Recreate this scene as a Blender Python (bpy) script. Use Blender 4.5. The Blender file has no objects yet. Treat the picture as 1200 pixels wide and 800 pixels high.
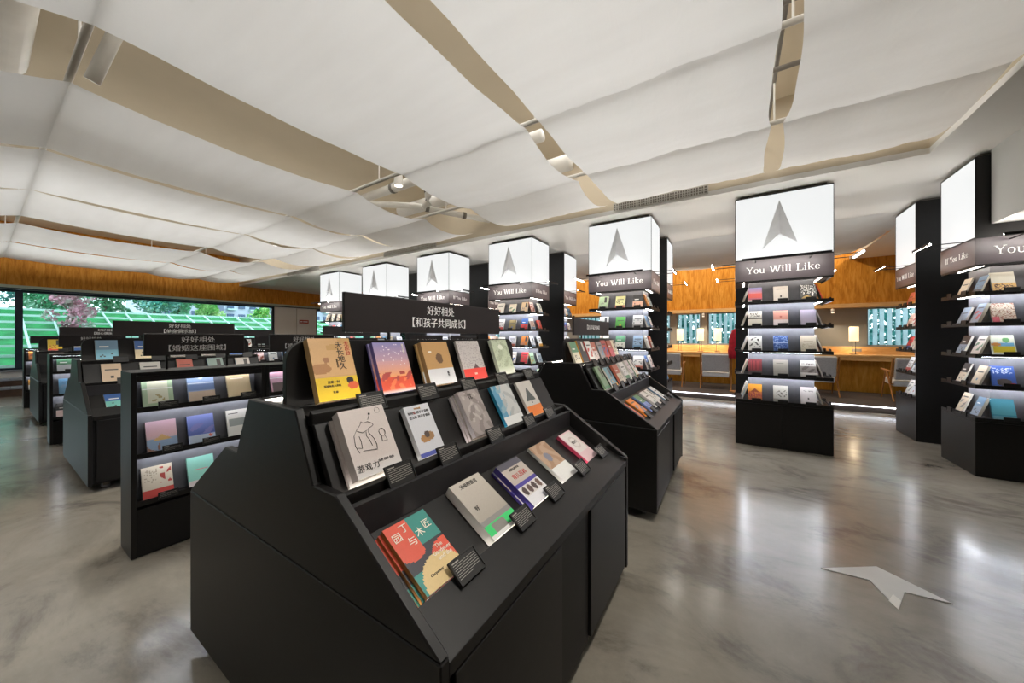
import bpy, math, random
from mathutils import Vector, Matrix
sc = bpy.context.scene
C = sc.collection
R = math.radians
PI = math.pi
# ------------------------------------------------------------------ camera, world, exposure
H = 1.4
YAW = math.atan(260 / 405)
cam = bpy.data.cameras.new('camera'); camo = bpy.data.objects.new('camera', cam); C.objects.link(camo)
cam.sensor_width = 36; cam.lens = 405 / 1200 * 36; cam.shift_y = -5 / 1200; cam.clip_start = .02; cam.clip_end = 400
camo.location = (0, 0, H); camo.rotation_euler = (R(90), 0, YAW)
sc.camera = camo
w = bpy.data.worlds.new('overcast_sky'); sc.world = w; w.use_nodes = True
bg = w.node_tree.nodes['Background']; bg.inputs[0].default_value = (.80, .91, 1.0, 1); bg.inputs[1].default_value = 2.6
vs = sc.view_settings
vs.view_transform = 'Standard'; vs.look = 'None'; vs.gamma = 1; vs.use_curve_mapping = False; vs.exposure = 0.44
sc.cycles.max_bounces = 8; sc.cycles.diffuse_bounces = 5; sc.cycles.transparent_max_bounces = 12
sc.cycles.caustics_reflective = False; sc.cycles.caustics_refractive = False
sc.cycles.sample_clamp_indirect = 4

# ------------------------------------------------------------------ materials
def lin(c):
    c = c / 255
    return c / 12.92 if c <= .04045 else ((c + .055) / 1.055) ** 2.4
def rgb(h):
    return (lin(int(h[0:2], 16)), lin(int(h[2:4], 16)), lin(int(h[4:6], 16)))
MATS = {}
class N:
    """tiny node helper"""
    def __init__(s, name):
        s.m = bpy.data.materials.new(name); s.m.use_nodes = True; s.t = s.m.node_tree
        s.p = s.t.nodes['Principled BSDF']; s.out = s.t.nodes['Material Output']; MATS[name] = s.m
    def n(s, ty, **kw):
        nd = s.t.nodes.new(ty)
        for k, v in kw.items():
            if k[0] == '_': nd.inputs[k[1:].replace('_', ' ')].default_value = v
            else: setattr(nd, k, v)
        return nd
    def l(s, a, b): s.t.links.new(a, b)
    def coord(s, scale=(1, 1, 1), kind='Object'):
        tc = s.n('ShaderNodeTexCoord'); mp = s.n('ShaderNodeMapping'); mp.inputs['Scale'].default_value = scale
        s.l(tc.outputs[kind], mp.inputs[0]); return mp.outputs[0]
    def ramp(s, fac, stops):
        r = s.n('ShaderNodeValToRGB'); s.l(fac, r.inputs[0]); e = r.color_ramp.elements
        while len(e) < len(stops): e.new(.5)
        for q, (p, c) in zip(e, stops):
            q.position = p; q.color = (*c, 1) if len(c) == 3 else c
        return r.outputs[0]
    def bump(s, h, strength, dist=.01):
        b = s.n('ShaderNodeBump'); b.inputs['Strength'].default_value = strength; b.inputs['Distance'].default_value = dist
        s.l(h, b.inputs['Height']); s.l(b.outputs[0], s.p.inputs['Normal'])
def plain(name, hexc, rough=.5, metal=0, var=.06, scale=6, bump=0, spec=.5):
    s = N(name); c = rgb(hexc)
    no = s.n('ShaderNodeTexNoise', _Scale=scale, _Detail=4.0); s.l(s.coord(), no.inputs['Vector'])
    s.l(s.ramp(no.outputs[0], [(.3, tuple(x * (1 - var) for x in c)), (.7, tuple(min(1, x * (1 + var)) for x in c))]), s.p.inputs['Base Color'])
    s.p.inputs['Roughness'].default_value = rough; s.p.inputs['Metallic'].default_value = metal
    s.p.inputs['Specular IOR Level'].default_value = spec
    if bump: s.bump(no.outputs[0], bump)
    return s.m
def emit(name, hexc, strength):
    s = N(name); c = rgb(hexc)
    s.p.inputs['Base Color'].default_value = (*c, 1); s.p.inputs['Emission Color'].default_value = (*c, 1)
    s.p.inputs['Emission Strength'].default_value = strength; s.p.inputs['Roughness'].default_value = .4
    return s.m
plain('black_paint', '141211', .45, 0, .12, 30, .02, .35)
plain('black_door', '100e0e', .5, 0, .12, 30, .02, .3)
plain('shelf_back', '626266', .5, 0, .06, 30)
plain('black_inner', '242224', .45, 0, .1, 30)
plain('sign_black', '211a1a', .5, 0, .06, 20)
plain('fascia_grey', '5e5559', .4, 0, .06, 10)
plain('card_black', '161514', .45, 0, .1, 60)
plain('card_print', 'a8a49c', .6, 0, .1, 60)
plain('white_letter', 'fbfaf8', .5, 0, .02, 30)
plain('white_paint', 'e4e1dc', .6, 0, .02, 1.5)
plain('soffit_white', 'e6e3dd', .55, 0, .02, 1.5)
plain('beige_ceiling', 'c6b8a0', .85, 0, .05, 1.2)
plain('pipe_white', 'd8d3c9', .5, 0, .05, 6)
plain('pipe_dark', '6c655c', .6, 0, .1, 12)
plain('silver', 'ced0d4', .32, .35, .05, 14)
plain('grille', 'b9b4aa', .5, .2, .05, 10)
plain('wheel', '8f8f90', .4, 0, .1, 30)
plain('frame_dark', '1f2a38', .4, .3, .1, 12)
plain('grey_wall', '8b8882', .8, 0, .03, 2)
plain('upholstery', 'b2b2b4', .9, 0, .15, 90, .15)
plain('upholstery_pale', 'd8d8d8', .9, 0, .12, 90, .15)
plain('red_fabric', 'b3122a', .8, 0, .2, 20, .2)
plain('red_plate', 'b23a26', .5, 0, .05, 10)
plain('decal', 'd6d5d1', .35, 0, .05, 5)
plain('decal_bright', 'f4f2ec', .3, 0, .02, 5)
plain('carpet', '4a403b', .95, 0, .3, 160, .2)
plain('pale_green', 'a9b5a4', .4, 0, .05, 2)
plain('stone_ledge', '8d9299', .5, 0, .15, 5)
plain('dark_plank', '4a3322', .5, 0, .3, 9)
plain('page_paper', 'efe9dc', .8, 0, .05, 120)
plain('lawn', '1f7d44', .9, 0, .35, 3, .3)
plain('lattice_white', 'b4d6d0', .6, 0, .05, 5)
plain('bark', '6b6058', .9, 0, .3, 12, .3)
plain('building_pale', 'b9c6d6', .8, 0, .08, .5)
plain('building_glass', '3f5a78', .2, .2, .3, .4)
plain('asphalt', '6f7a6a', .9, 0, .15, .5)
plain('louvre', 'd4ecf2', .6, 0, .12, 3)
emit('light_panel', 'f6f8f8', .66); MATS['light_panel'].node_tree.nodes['Principled BSDF'].inputs['Base Color'].default_value = (.1, .1, .1, 1)
emit('led_strip', 'f2f6ff', 26.0)
emit('column_led', 'f2f6ff', 56.0)
emit('step_led', 'eef4ff', 9.0)
emit('led_soft', 'fff6ea', 22.0)
emit('arm_led', 'fffaf2', 60.0)
emit('lamp_shade', 'ffe9c4', .72)
emit('panel_led', 'fcfcfb', 3.65)  # glow of the added unseen panels above the cloth
emit('spot_lens', 'fff3de', 4.0)
# concrete floor: cloudy grey with darker streaks, polished
s = N('concrete')
v = s.coord((.55, .55, 1)); v2 = s.coord((.8, 1.5, 1))
a = s.n('ShaderNodeTexNoise', _Scale=1.7, _Detail=9.0, _Roughness=.66, _Distortion=.35); s.l(v, a.inputs['Vector'])
b = s.n('ShaderNodeTexNoise', _Scale=1.5, _Detail=10.0, _Roughness=.7, _Distortion=.5); s.l(v2, b.inputs['Vector'])
c1 = s.ramp(a.outputs[0], [(.30, rgb('6b645a')), (.48, rgb('8e877b')), (.66, rgb('a59e92'))])
c2 = s.ramp(b.outputs[0], [(.36, rgb('3c362e')), (.48, rgb('857e72')), (.7, rgb('a0998c'))])
mx = s.n('ShaderNodeMix', data_type='RGBA', blend_type='MULTIPLY'); mx.inputs[0].default_value = .0
mx.blend_type = 'MIX'; mx.inputs[0].default_value = .6
s.l(c1, mx.inputs[6]); s.l(c2, mx.inputs[7]); s.l(mx.outputs[2], s.p.inputs['Base Color'])
s.l(s.ramp(a.outputs[0], [(.3, (.27,) * 3), (.7, (.13,) * 3)]), s.p.inputs['Roughness'])
s.p.inputs['Specular IOR Level'].default_value = .55
s.bump(b.outputs[0], .03, .01)
# plywood wall: orange with vertical grain
def wood(name, dark, mid, light, sc_, rough):
    s = N(name)
    v = s.coord(sc_)
    a = s.n('ShaderNodeTexNoise', _Scale=3.0, _Detail=8.0, _Roughness=.65, _Distortion=.8); s.l(v, a.inputs['Vector'])
    s.l(s.ramp(a.outputs[0], [(.32, rgb(dark)), (.5, rgb(mid)), (.68, rgb(light))]), s.p.inputs['Base Color'])
    s.p.inputs['Roughness'].default_value = rough; s.p.inputs['Specular IOR Level'].default_value = .2; s.bump(a.outputs[0], .05)
    return s.m
wood('wood_orange', 'a86618', 'c8842a', 'd89a44', (5, 5, .8), .6)
wood('wood_light', 'c9975a', 'd9ab70', 'e3bb84', (1.2, 5, 5), .5)
wood('wood_yellow', 'b5771f', 'cf9232', 'dca64c', (4, 4, .8), .45)
wood('wood_chair', '8a5a2c', 'a97440', 'bb8650', (6, 6, 1.5), .5)
# cloth
s = N('cloth')
v = s.coord((1, .35, 1)); v2 = s.coord((.6, 3.0, 1))
a = s.n('ShaderNodeTexNoise', _Scale=9.0, _Detail=6.0, _Roughness=.6, _Distortion=.6); s.l(v, a.inputs['Vector'])
b = s.n('ShaderNodeTexNoise', _Scale=1.4, _Detail=3.0); s.l(v2, b.inputs['Vector'])
s.l(s.ramp(b.outputs[0], [(.3, rgb('e3e0db')), (.7, rgb('efedea'))]), s.p.inputs['Base Color'])
s.p.inputs['Roughness'].default_value = .9; s.p.inputs['Specular IOR Level'].default_value = .1
s.bump(a.outputs[0], .4, .02)
tr = s.n('ShaderNodeBsdfTranslucent'); tr.inputs[0].default_value = (.79, .79, .785, 1)
ms = s.n('ShaderNodeMixShader'); ms.inputs[0].default_value = .45
s.l(s.p.outputs[0], ms.inputs[1]); s.l(tr.outputs[0], ms.inputs[2]); s.l(ms.outputs[0], s.out.inputs[0])
# glass
def glass(name, col):
    s = N(name)
    t = s.n('ShaderNodeBsdfTransparent'); t.inputs[0].default_value = (*col, 1)
    g = s.n('ShaderNodeBsdfGlossy'); g.inputs['Roughness'].default_value = .02
    f = s.n('ShaderNodeFresnel', _IOR=1.35); m = s.n('ShaderNodeMixShader')
    s.l(f.outputs[0], m.inputs[0]); s.l(t.outputs[0], m.inputs[1]); s.l(g.outputs[0], m.inputs[2]); s.l(m.outputs[0], s.out.inputs[0])
glass('glass', (.92, .96, .96))
# printed covers (colour per face) and leaves
s = N('print')
at = s.n('ShaderNodeAttribute', attribute_name='Col'); no = s.n('ShaderNodeTexNoise', _Scale=220.0, _Detail=2.0)
s.l(s.coord(), no.inputs['Vector'])
mx = s.n('ShaderNodeMix', data_type='RGBA', blend_type='MULTIPLY'); mx.inputs[0].default_value = .12
s.l(at.outputs['Color'], mx.inputs[6]); s.l(no.outputs[0], mx.inputs[7]); s.l(mx.outputs[2], s.p.inputs['Base Color'])
s.p.inputs['Roughness'].default_value = .42
def leafmat(name, cols, scale):
    s = N(name); no = s.n('ShaderNodeTexNoise', _Scale=scale, _Detail=3.0); s.l(s.coord(), no.inputs['Vector'])
    s.l(s.ramp(no.outputs[0], [(.3, rgb(cols[0])), (.5, rgb(cols[1])), (.7, rgb(cols[2]))]), s.p.inputs['Base Color'])
    s.p.inputs['Roughness'].default_value = .7
leafmat('leaf_green', ('2c8a5c', '6cc496', 'cdeede'), 2.2)
leafmat('leaf_bright', ('3d9a4a', '86c96a', 'd5efb0'), 1.6)
leafmat('leaf_red', ('a05a70', 'cf9fae', 'b9dcc8'), 2.6)
leafmat('leaf_teal', ('1f7470', '58b4ac', 'bfe8e6'), 1.8)

# ------------------------------------------------------------------ mesh helpers
class MB:
    def __init__(s): s.v = []; s.f = []
    def add(s, vs, fs):
        o = len(s.v); s.v += [tuple(q) for q in vs]; s.f += [tuple(i + o for i in f) for f in fs]; return s
    def box(s, x0, x1, y0, y1, z0, z1):
        if x0 > x1: x0, x1 = x1, x0
        if y0 > y1: y0, y1 = y1, y0
        return s.add([(x0, y0, z0), (x1, y0, z0), (x1, y1, z0), (x0, y1, z0), (x0, y0, z1), (x1, y0, z1), (x1, y1, z1), (x0, y1, z1)],
                     [(0, 3, 2, 1), (4, 5, 6, 7), (0, 1, 5, 4), (1, 2, 6, 5), (2, 3, 7, 6), (3, 0, 4, 7)])
    def prism(s, poly, axis, a, b):
        """poly of 2-D points; axis y: points are (x,z); x: (y,z); z: (x,y)"""
        def P(p, t): return (p[0], t, p[1]) if axis == 'y' else (t, p[0], p[1]) if axis == 'x' else (p[0], p[1], t)
        n = len(poly); ar = sum(poly[i][0] * poly[(i + 1) % n][1] - poly[(i + 1) % n][0] * poly[i][1] for i in range(n))
        if (ar < 0) != (axis == 'y'): poly = poly[::-1]
        vs_ = [P(p, a) for p in poly] + [P(p, b) for p in poly]
        fs = [tuple(range(n))[::-1], tuple(range(n, 2 * n))] + [(i, (i + 1) % n, (i + 1) % n + n, i + n) for i in range(n)]
        return s.add(vs_, fs)
    def tube(s, pts, r, n=8, cap=True):
        pts = [Vector(p) for p in pts]; rs = r if isinstance(r, (list, tuple)) else [r] * len(pts); o = len(s.v)
        for i, p in enumerate(pts):
            d = (pts[min(i + 1, len(pts) - 1)] - pts[max(i - 1, 0)]).normalized()
            u = d.cross(Vector((0, 0, 1)) if abs(d.z) < .9 else Vector((1, 0, 0))).normalized(); w_ = d.cross(u)
            for k in range(n):
                a = 2 * PI * k / n; q = p + (u * math.cos(a) + w_ * math.sin(a)) * rs[i]; s.v.append(tuple(q))
        for i in range(len(pts) - 1):
            for k in range(n):
                s.f.append((o + i * n + k, o + i * n + (k + 1) % n, o + (i + 1) * n + (k + 1) % n, o + (i + 1) * n + k))
        if cap:
            s.f.append(tuple(o + k for k in range(n))[::-1]); s.f.append(tuple(o + (len(pts) - 1) * n + k for k in range(n)))
        return s
    def mesh(s, name, mat, smooth=False):
        m = bpy.data.meshes.new(name); m.from_pydata(s.v, [], s.f); m.materials.append(MATS[mat])
        if smooth:
            m.polygons.foreach_set('use_smooth', [True] * len(m.polygons))
        m.update(); return m
    def build(s, name, mat, parent=None, loc=None, smooth=False, bevel=0):
        return obj(name, s.mesh(name, mat, smooth), parent, loc, bevel)
def obj(name, mesh, parent=None, loc=None, bevel=0):
    o = bpy.data.objects.new(name, mesh); C.objects.link(o)
    if parent: o.parent = parent
    if loc: o.location = loc
    if bevel:
        b = o.modifiers.new('bevel', 'BEVEL'); b.width = bevel; b.segments = 1; b.limit_method = 'ANGLE'
    return o
def box(*a): return MB().box(*a)
def tag(o, label=None, cat=None, group=None, kind=None):
    if label: o['label'] = label
    if cat: o['category'] = cat
    if group: o['group'] = group
    if kind: o['kind'] = kind
    return o
def thing(name, label, cat, loc=(0, 0, 0), rz=0, group=None):
    o = bpy.data.objects.new(name, None); o.empty_display_size = .1; C.objects.link(o)
    o.location = loc; o.rotation_euler = (0, 0, rz); return tag(o, label, cat, group)
def struct(o): o['kind'] = 'structure'; return o
def copy_tree(o, parent=None, **kw):
    c = o.copy(); C.objects.link(c); c.parent = parent
    for ch in list(o.children): copy_tree(ch, c)
    return c
TEXTS = []
def text(body, size, mat, parent, loc, rot, spacing=1.0, name='lettering', sx=1):
    cu = bpy.data.curves.new('lettering', 'FONT'); cu.body = body; cu.size = size; cu.align_x = 'CENTER'; cu.align_y = 'CENTER'
    cu.extrude = .0006; cu.resolution_u = 3; cu.space_character = spacing; cu.space_line = .95
    TEXTS.append((cu, mat, parent, loc, rot, name, sx))
def finish_texts():
    tmp = []
    for a in TEXTS: o = bpy.data.objects.new('lettering_tmp', a[0]); C.objects.link(o); tmp.append(o)
    dg = bpy.context.evaluated_depsgraph_get(); dg.update(); ms_ = [bpy.data.meshes.new_from_object(o.evaluated_get(dg)) for o in tmp]
    for o, m, (cu, mat, parent, loc, rot, name, sx) in zip(tmp, ms_, TEXTS):
        bpy.data.objects.remove(o); bpy.data.curves.remove(cu)
        m.name = name; m.materials.clear(); m.materials.append(MATS[mat])
        q = obj(name, m, parent, loc); q.rotation_euler = rot; q.scale = (sx, 1, 1)
FRONT = (R(90), 0, 0); RIGHT = (R(90), 0, R(90)); LEFT = (R(90), 0, R(-90))

# serif capitals and small letters, drawn as strokes in em units
def serif_text(string, em):
    mb = MB()
    def seg(x0, y0, x1, y1, wd):
        L = math.hypot(x1 - x0, y1 - y0)
        if abs(y1 - y0) < 1e-6: nx, ny = 0, wd / 2
        else: nx, ny = wd / 2, 0
        q = [(x0 - nx, y0 - ny), (x0 + nx, y0 + ny), (x1 + nx, y1 + ny), (x1 - nx, y1 - ny)]; P.append(q)
    def bar(x0, x1, y, h=.028): P.append([(x0, y), (x1, y), (x1, y + h), (x0, y + h)])
    def arc(cx, cy, rx, ry, a0, a1, tx, ty, n=14):
        for k in range(n):
            a, b_ = R(a0 + (a1 - a0) * k / n), R(a0 + (a1 - a0) * (k + 1) / n)
            P.append([(cx + (rx - tx) * math.cos(a), cy + (ry - ty) * math.sin(a)), (cx + rx * math.cos(a), cy + ry * math.sin(a)),
                      (cx + rx * math.cos(b_), cy + ry * math.sin(b_)), (cx + (rx - tx) * math.cos(b_), cy + (ry - ty) * math.sin(b_))])
    x = 0
    for ch in string:
        P = []; adv = .34
        if ch == 'Y': seg(.1, .7, .34, .33, .1); seg(.58, .7, .37, .34, .05); seg(.35, .36, .35, 0, .09); bar(0, .22, .672); bar(.47, .69, .672); bar(.23, .47, 0); adv = .68
        elif ch == 'o': arc(.24, .235, .21, .245, 0, 360, .085, .035, 24); adv = .5
        elif ch == 'u': seg(.1, .47, .1, .13, .08); arc(.25, .16, .19, .17, 180, 330, .08, .05); seg(.4, .47, .4, 0, .08); bar(.01, .13, .445); bar(.31, .43, .445); bar(.4, .5, 0); adv = .55
        elif ch == 'W': seg(.1, .7, .3, 0, .1); seg(.5, .7, .32, 0, .05); seg(.48, .7, .68, 0, .1); seg(.9, .7, .7, 0, .05); bar(0, .22, .672); bar(.38, .6, .672); bar(.8, 1.0, .672); adv = 1.02
        elif ch == 'i': seg(.13, .47, .13, 0, .085); bar(.03, .17, .445); bar(.03, .24, 0); P.append([(.08, .58), (.18, .58), (.18, .68), (.08, .68)]); adv = .29
        elif ch == 'l': seg(.13, .73, .13, 0, .085); bar(.03, .17, .705); bar(.03, .24, 0); adv = .29
        elif ch == 'L': seg(.16, .7, .16, 0, .09); bar(.03, .3, .672); bar(.03, .56, 0, .03); P.append([(.52, 0), (.58, 0), (.58, .2), (.555, .2)]); adv = .62
        elif ch == 'k': seg(.13, .73, .13, 0, .085); seg(.15, .2, .4, .47, .05); seg(.24, .28, .46, 0, .1); bar(.03, .17, .705); bar(.03, .24, 0); bar(.31, .5, .445); bar(.34, .55, 0); adv = .56
        elif ch == 'e': arc(.23, .235, .2, .245, 20, 330, .08, .035, 24); bar(.1, .42, .235, .035); adv = .48
        elif ch == 'I': seg(.16, .7, .16, 0, .1); bar(.03, .29, .672); bar(.03, .29, 0); adv = .34
        elif ch == 'f': seg(.14, .6, .14, 0, .085); arc(.24, .58, .14, .15, 30, 180, .08, .04, 8); bar(.03, .28, .44); bar(.03, .25, 0); adv = .31
        for q in P:
            mb.prism([((px + x) * em, py * em) for px, py in q], 'z', 0, .002)
        x += adv
    wd = x * em
    mb.v = [(a - wd / 2, b - .35 * em, c) for a, b, c in mb.v]
    return mb.mesh('lettering', 'white_letter')
YWL = serif_text('You Will Like', .118); IYL = serif_text('If You Like', .1)

# ------------------------------------------------------------------ room
XL, XR, YS, YB, ZC = -15.2, 6.2, -5.0, 11.6, 4.25
struct(box(XL - .3, XR, YS, YB + .3, -.2, 0).build('floor', 'concrete'))
struct(box(XL - .3, XR + .2, YS, YB + .3, ZC, ZC + .2).build('ceiling', 'beige_ceiling'))
struct(box(XR, XR + .2, YS, YB + .3, 0, ZC).build('wall_right', 'white_paint'))
# lowered plasterboard ceiling round the cloth bay, with its upright faces
ZS = 3.25
so = MB(); so.box(XL, XR, 5.2, 8.6, ZS, ZS + .06); so.box(1.66, XR, YS, 5.2, ZS, ZS + .06); so.box(2.3, XR, 8.6, YB, ZS, ZS + .06)
struct(so.build('ceiling_soffit', 'soffit_white'))
struct(MB().box(XL, 1.66, 5.2, 5.26, ZS + .0605, ZC).box(1.66, 1.72, YS, 5.2, ZS + .0605, ZC).build('ceiling_beam', 'beige_ceiling'))
struct(box(2.14, XR, 2.0, 5.43, 2.52, ZS).build('ceiling_bulkhead', 'white_paint'))
# grilles set in the upright face: frame and slats
def grille(x0, x1, label):
    t = thing('air_grille', label, 'grille', (x0, 5.195, ZS + .03), 0, 'linear air grilles along the ceiling edge')
    L = x1 - x0
    m = MB(); m.box(0, L, -.012, 0, 0, .012); m.box(0, L, -.012, 0, .108, .12); m.box(0, .012, -.012, 0, 0, .12); m.box(L - .012, L, -.012, 0, 0, .12)
    m.build('frame', 'grille', t)
    box(.012, L - .012, -.003, 0, .012, .108).build('backing', 'pipe_dark', t)
    m = MB(); k = 0; x = .03
    while x < L - .03: m.box(x, x + .012, -.01, -.003, .012, .108); x += .032
    for z in (.04, .072): m.box(.012, L - .012, -.009, -.003, z, z + .008)
    tag(m.build('slats', 'grille', t), kind='stuff')
grille(-1.52, -.28, 'pale linear air grille above the third column from right')
grille(-6.9, -5.2, 'pale linear air grille above the fifth column from right')
grille(-11.5, -9.7, 'small far linear air grille near the wood wall')

# back wall with lounge windows
wx = [(-14.2, -12.6), (-11.8, -10.2), (-9.4, -7.8), (-7.0, -5.4), (-4.6, -3.1), (-2.9, -1.62), (-1.45, -.81), (-.64, .9), (2.65, 4.3)]
m = MB(); z0, z1 = 1.19, 2.10; yb = 11.4
m.box(XL, XR, yb, yb + .2, 0, z0); m.box(XL, XR, yb, yb + .2, z1, ZC)
px = XL
for a, b in wx: m.box(px, a, yb, yb + .2, z0, z1); px = b
m.box(px, XR, yb, yb + .2, z0, z1)
struct(m.build('wall_back', 'grey_wall'))
for i, (a, b) in enumerate(wx):
    e = struct(thing('window_%d' % (i + 2), None, None, (a, yb + .08, z0)))
    L = b - a; h = z1 - z0
    box(0, L, .03, .036, 0, h).build('pane', 'glass', e)
    m = MB(); m.box(0, L, 0, .06, 0, .03); m.box(0, L, 0, .06, h - .03, h); m.box(0, .03, 0, .06, .03, h - .03); m.box(L - .03, L, 0, .06, .03, h - .03)
    m.build('frame', 'grey_wall', e)
# wood panelling above the lounge windows with a lighter rail
struct(box(XL, XR, 11.2, 11.395, 2.19, ZC).build('wall_back_wood', 'wood_orange'))
struct(box(XL, XR, 11.1, 11.395, 2.10, 2.19).build('trim_1', 'wood_light'))
# raised lounge floor
struct(box(XL + .5, XR, 9.0, yb, 0, .13).build('floor_lounge', 'carpet'))
tag(box(-9, XR - .05, 8.985, 8.999, .108, .12).build('led_strip', 'step_led'), 'white light strip along the raised lounge step', 'light strip')

# left window wall (faces +X)
m = MB(); m.box(XL - .2, XL, YS, YB, 0, .58); m.box(XL - .2, XL, YS, YB, 2.66, ZC); m.box(XL - .2, XL, 6.4, 8.0, .58, 2.66); m.box(XL - .2, XL, 10.5, YB, .58, 2.66)
struct(m.build('wall_left', 'white_paint'))
struct(box(XL, XL + .12, YS, YB, 2.70, ZC).build('wall_left_wood', 'wood_orange'))
struct(box(XL - .04, XL + .13, YS, YB, 2.60, 2.63).build('trim_2', 'frame_dark'))
struct(box(XL, XL + .125, YS, YB, 2.63, 2.70).build('trim_4', 'pale_green'))  # window reflection on the wood's lower edge, painted as a pale strip
struct(box(XL, XL + .03, 7.2, 7.215, 0, 2.6).build('trim_3', 'pipe_white'))
def side_window(n, y0, y1, mull):
    e = struct(thing('window_%d' % n, None, None, (XL - .1, y0, .58))); L = y1 - y0; h = 2.02
    m = MB(); m.box(-.05, .05, 0, L, 0, .05); m.box(-.05, .05, 0, L, h - .06, h); m.box(-.05, .05, 0, .07, .05, h - .06); m.box(-.05, .05, L - .07, L, .05, h - .06)
    m.build('frame', 'frame_dark', e)
    ys = [0.07] + [q - y0 for q in mull] + [L - .07]
    for q in mull: box(-.05, .05, q - y0 - .06, q - y0 + .06, .05, h - .06).build('mullion', 'frame_dark', e)
    for a, b in zip(ys, ys[1:]): box(-.004, .004, a + .01, b - .01, .05, h - .06).build('pane', 'glass', e)
    box(.05, .16, 0, L, -.04, 0).build('sill', 'stone_ledge', e)
side_window(1, -4.6, 6.4, [-2.2, .62])
side_window(11, 8.0, 10.5, [])
# stepped bench below the window: planks and ledges
b = thing('stepped_bench', 'low stepped bench with stone ledges below the long window', 'bench', (XL + .17, -1.2, 0))
for k, (x0, x1, z1_) in enumerate([(0, .35, .40), (.35, .75, .22)]):
    for j in range(6):
        y0_ = j * 1.12; box(x0, x1 - .02, y0_, y0_ + 1.10, 0, z1_ - .05).build('plank', 'dark_plank', b)
    for j in range(4):
        y0_ = j * 1.68; box(x0, x1, y0_, y0_ + 1.67, z1_ - .049, z1_).build('ledge', 'stone_ledge', b)
p = thing('fire_sign', 'small red sign plate on the pale wall by the window', 'sign', (XL, 7.31, 1.98))
box(.002, .012, 0, .37, 0, .14).build('plate', 'red_plate', p)
tag(MB().box(.0122, .013, .04, .12, .05, .09).box(.0122, .013, .15, .33, .05, .09).build('print', 'white_letter', p))
struct(box(XL, XR, YS - .2, YS, 0, ZC).build('wall_front', 'grey_wall'))

# ------------------------------------------------------------------ cloth strips under the ceiling
rnd = random.Random(4)
def cloth_z(y, bars, zb, sag, yend):
    pts = bars + [yend]
    if y <= bars[0]:
        t = (bars[0] - y) / 2.4; return zb - 4 * (sag + .12) * min(t, .5) * (1 - min(t, .5)) + max(0, t - .5) * .1
    for a, b, sg in zip(pts, pts[1:], sag_list(len(pts), sag)):
        if a <= y <= b:
            t = (y - a) / (b - a); base = zb + (0 if b != yend else .075 * t)
            return base - 4 * sg * t * (1 - t)
    return zb
def sag_list(n, sag): return [sag * .55] + [sag] * (n - 3) + [sag * 1.25]
CLOTHS = []
def cloth(x0, x1, zb, sag, bars, label, yend=5.16, y0=-2.2, skew=(0, 0)):
    """strip of cloth laid over rails: it sags between them, creases over them and pulls in at mid-bay"""
    nx = 18; mb = MB(); ph = rnd.uniform(0, 6); stops = [y0] + bars + [yend]
    def bay(y):
        for a, b in zip(stops, stops[1:]):
            if a <= y <= b: return (y - a) / (b - a)
        return 0
    for a, b in zip(stops, stops[1:]):          # every bay has its own rows, so the crease over a rail stays sharp
        ny = max(8, int((b - a) / .09)); o = len(mb.v)
        for i in range(ny + 1):
            t_ = i / ny; y = a + (b - a) * t_; pull = .030 * 4 * t_ * (1 - t_) + .004 * math.sin(y * 9 + ph)
            yy = min(max(y, a + 1e-5), b - 1e-5); zc = cloth_z(yy, bars, zb, sag, yend)
            sk0, sk1 = skew[0] * (y - 3) / 2, skew[1] * (y - 3) / 2
            for j in range(nx + 1):
                t = j / nx; xa, xb = x0 + pull + sk0, x1 - pull + sk1; x = xa + (xb - xa) * t
                m_ = math.sin(PI * t); near = math.exp(-t_ * 5) + math.exp(-(1 - t_) * 5)
                z = zc + m_ * (.010 * math.sin(5 * x + ph + .7 * y) + .006 * math.sin(11 * x + 2 * y)) - .025 * m_ * 4 * t_ * (1 - t_) + .0035 * near * math.sin(34 * x + 6 * math.sin(3 * y + ph)) + .003 * math.sin(21 * x + 3 * y)
                mb.v.append((x, y, z))
        for i in range(ny):
            for j in range(nx):
                q = o + i * (nx + 1) + j; mb.f.append((q, q + 1, q + nx + 2, q + nx + 1))
    o = mb.build('ceiling_cloth', 'cloth', None, None, True)
    tag(o, label, 'ceiling cloth', 'white cloth strips draped under the ceiling'); CLOTHS.append(o); return o
B1 = [.39, 2.75, 3.95]
cloth(.345, 1.63, 3.31, .085, [.39, 2.45, 3.9], 'rightmost white cloth strip draped under the ceiling', skew=(.065, 0))
cloth(-1.45, .255, 3.31, .07, [.39, 2.7, 3.9], 'white cloth strip overhead, second from the right', skew=(0, .055))
cloth(-3.30, -1.60, 3.31, .085, [.39, 2.75, 4.0], 'white cloth strip right of the wide ceiling gap')
cloth(-5.84, -4.20, 3.31, .09, B1, 'white cloth strip left of the wide ceiling gap')
cloth(-7.62, -5.92, 3.31, .07, B1, 'white cloth strip, second left of the wide ceiling gap')
cloth(-9.40, -7.66, 3.31, .09, B1, 'white cloth strip, third left of the wide ceiling gap')
cloth(-12.1, -10.05, 3.31, .10, B1, 'white cloth strip, second from the wood window wall')
cloth(-14.7, -12.2, 3.31, .08, B1, 'far white cloth strip beside the wood window wall')
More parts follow.
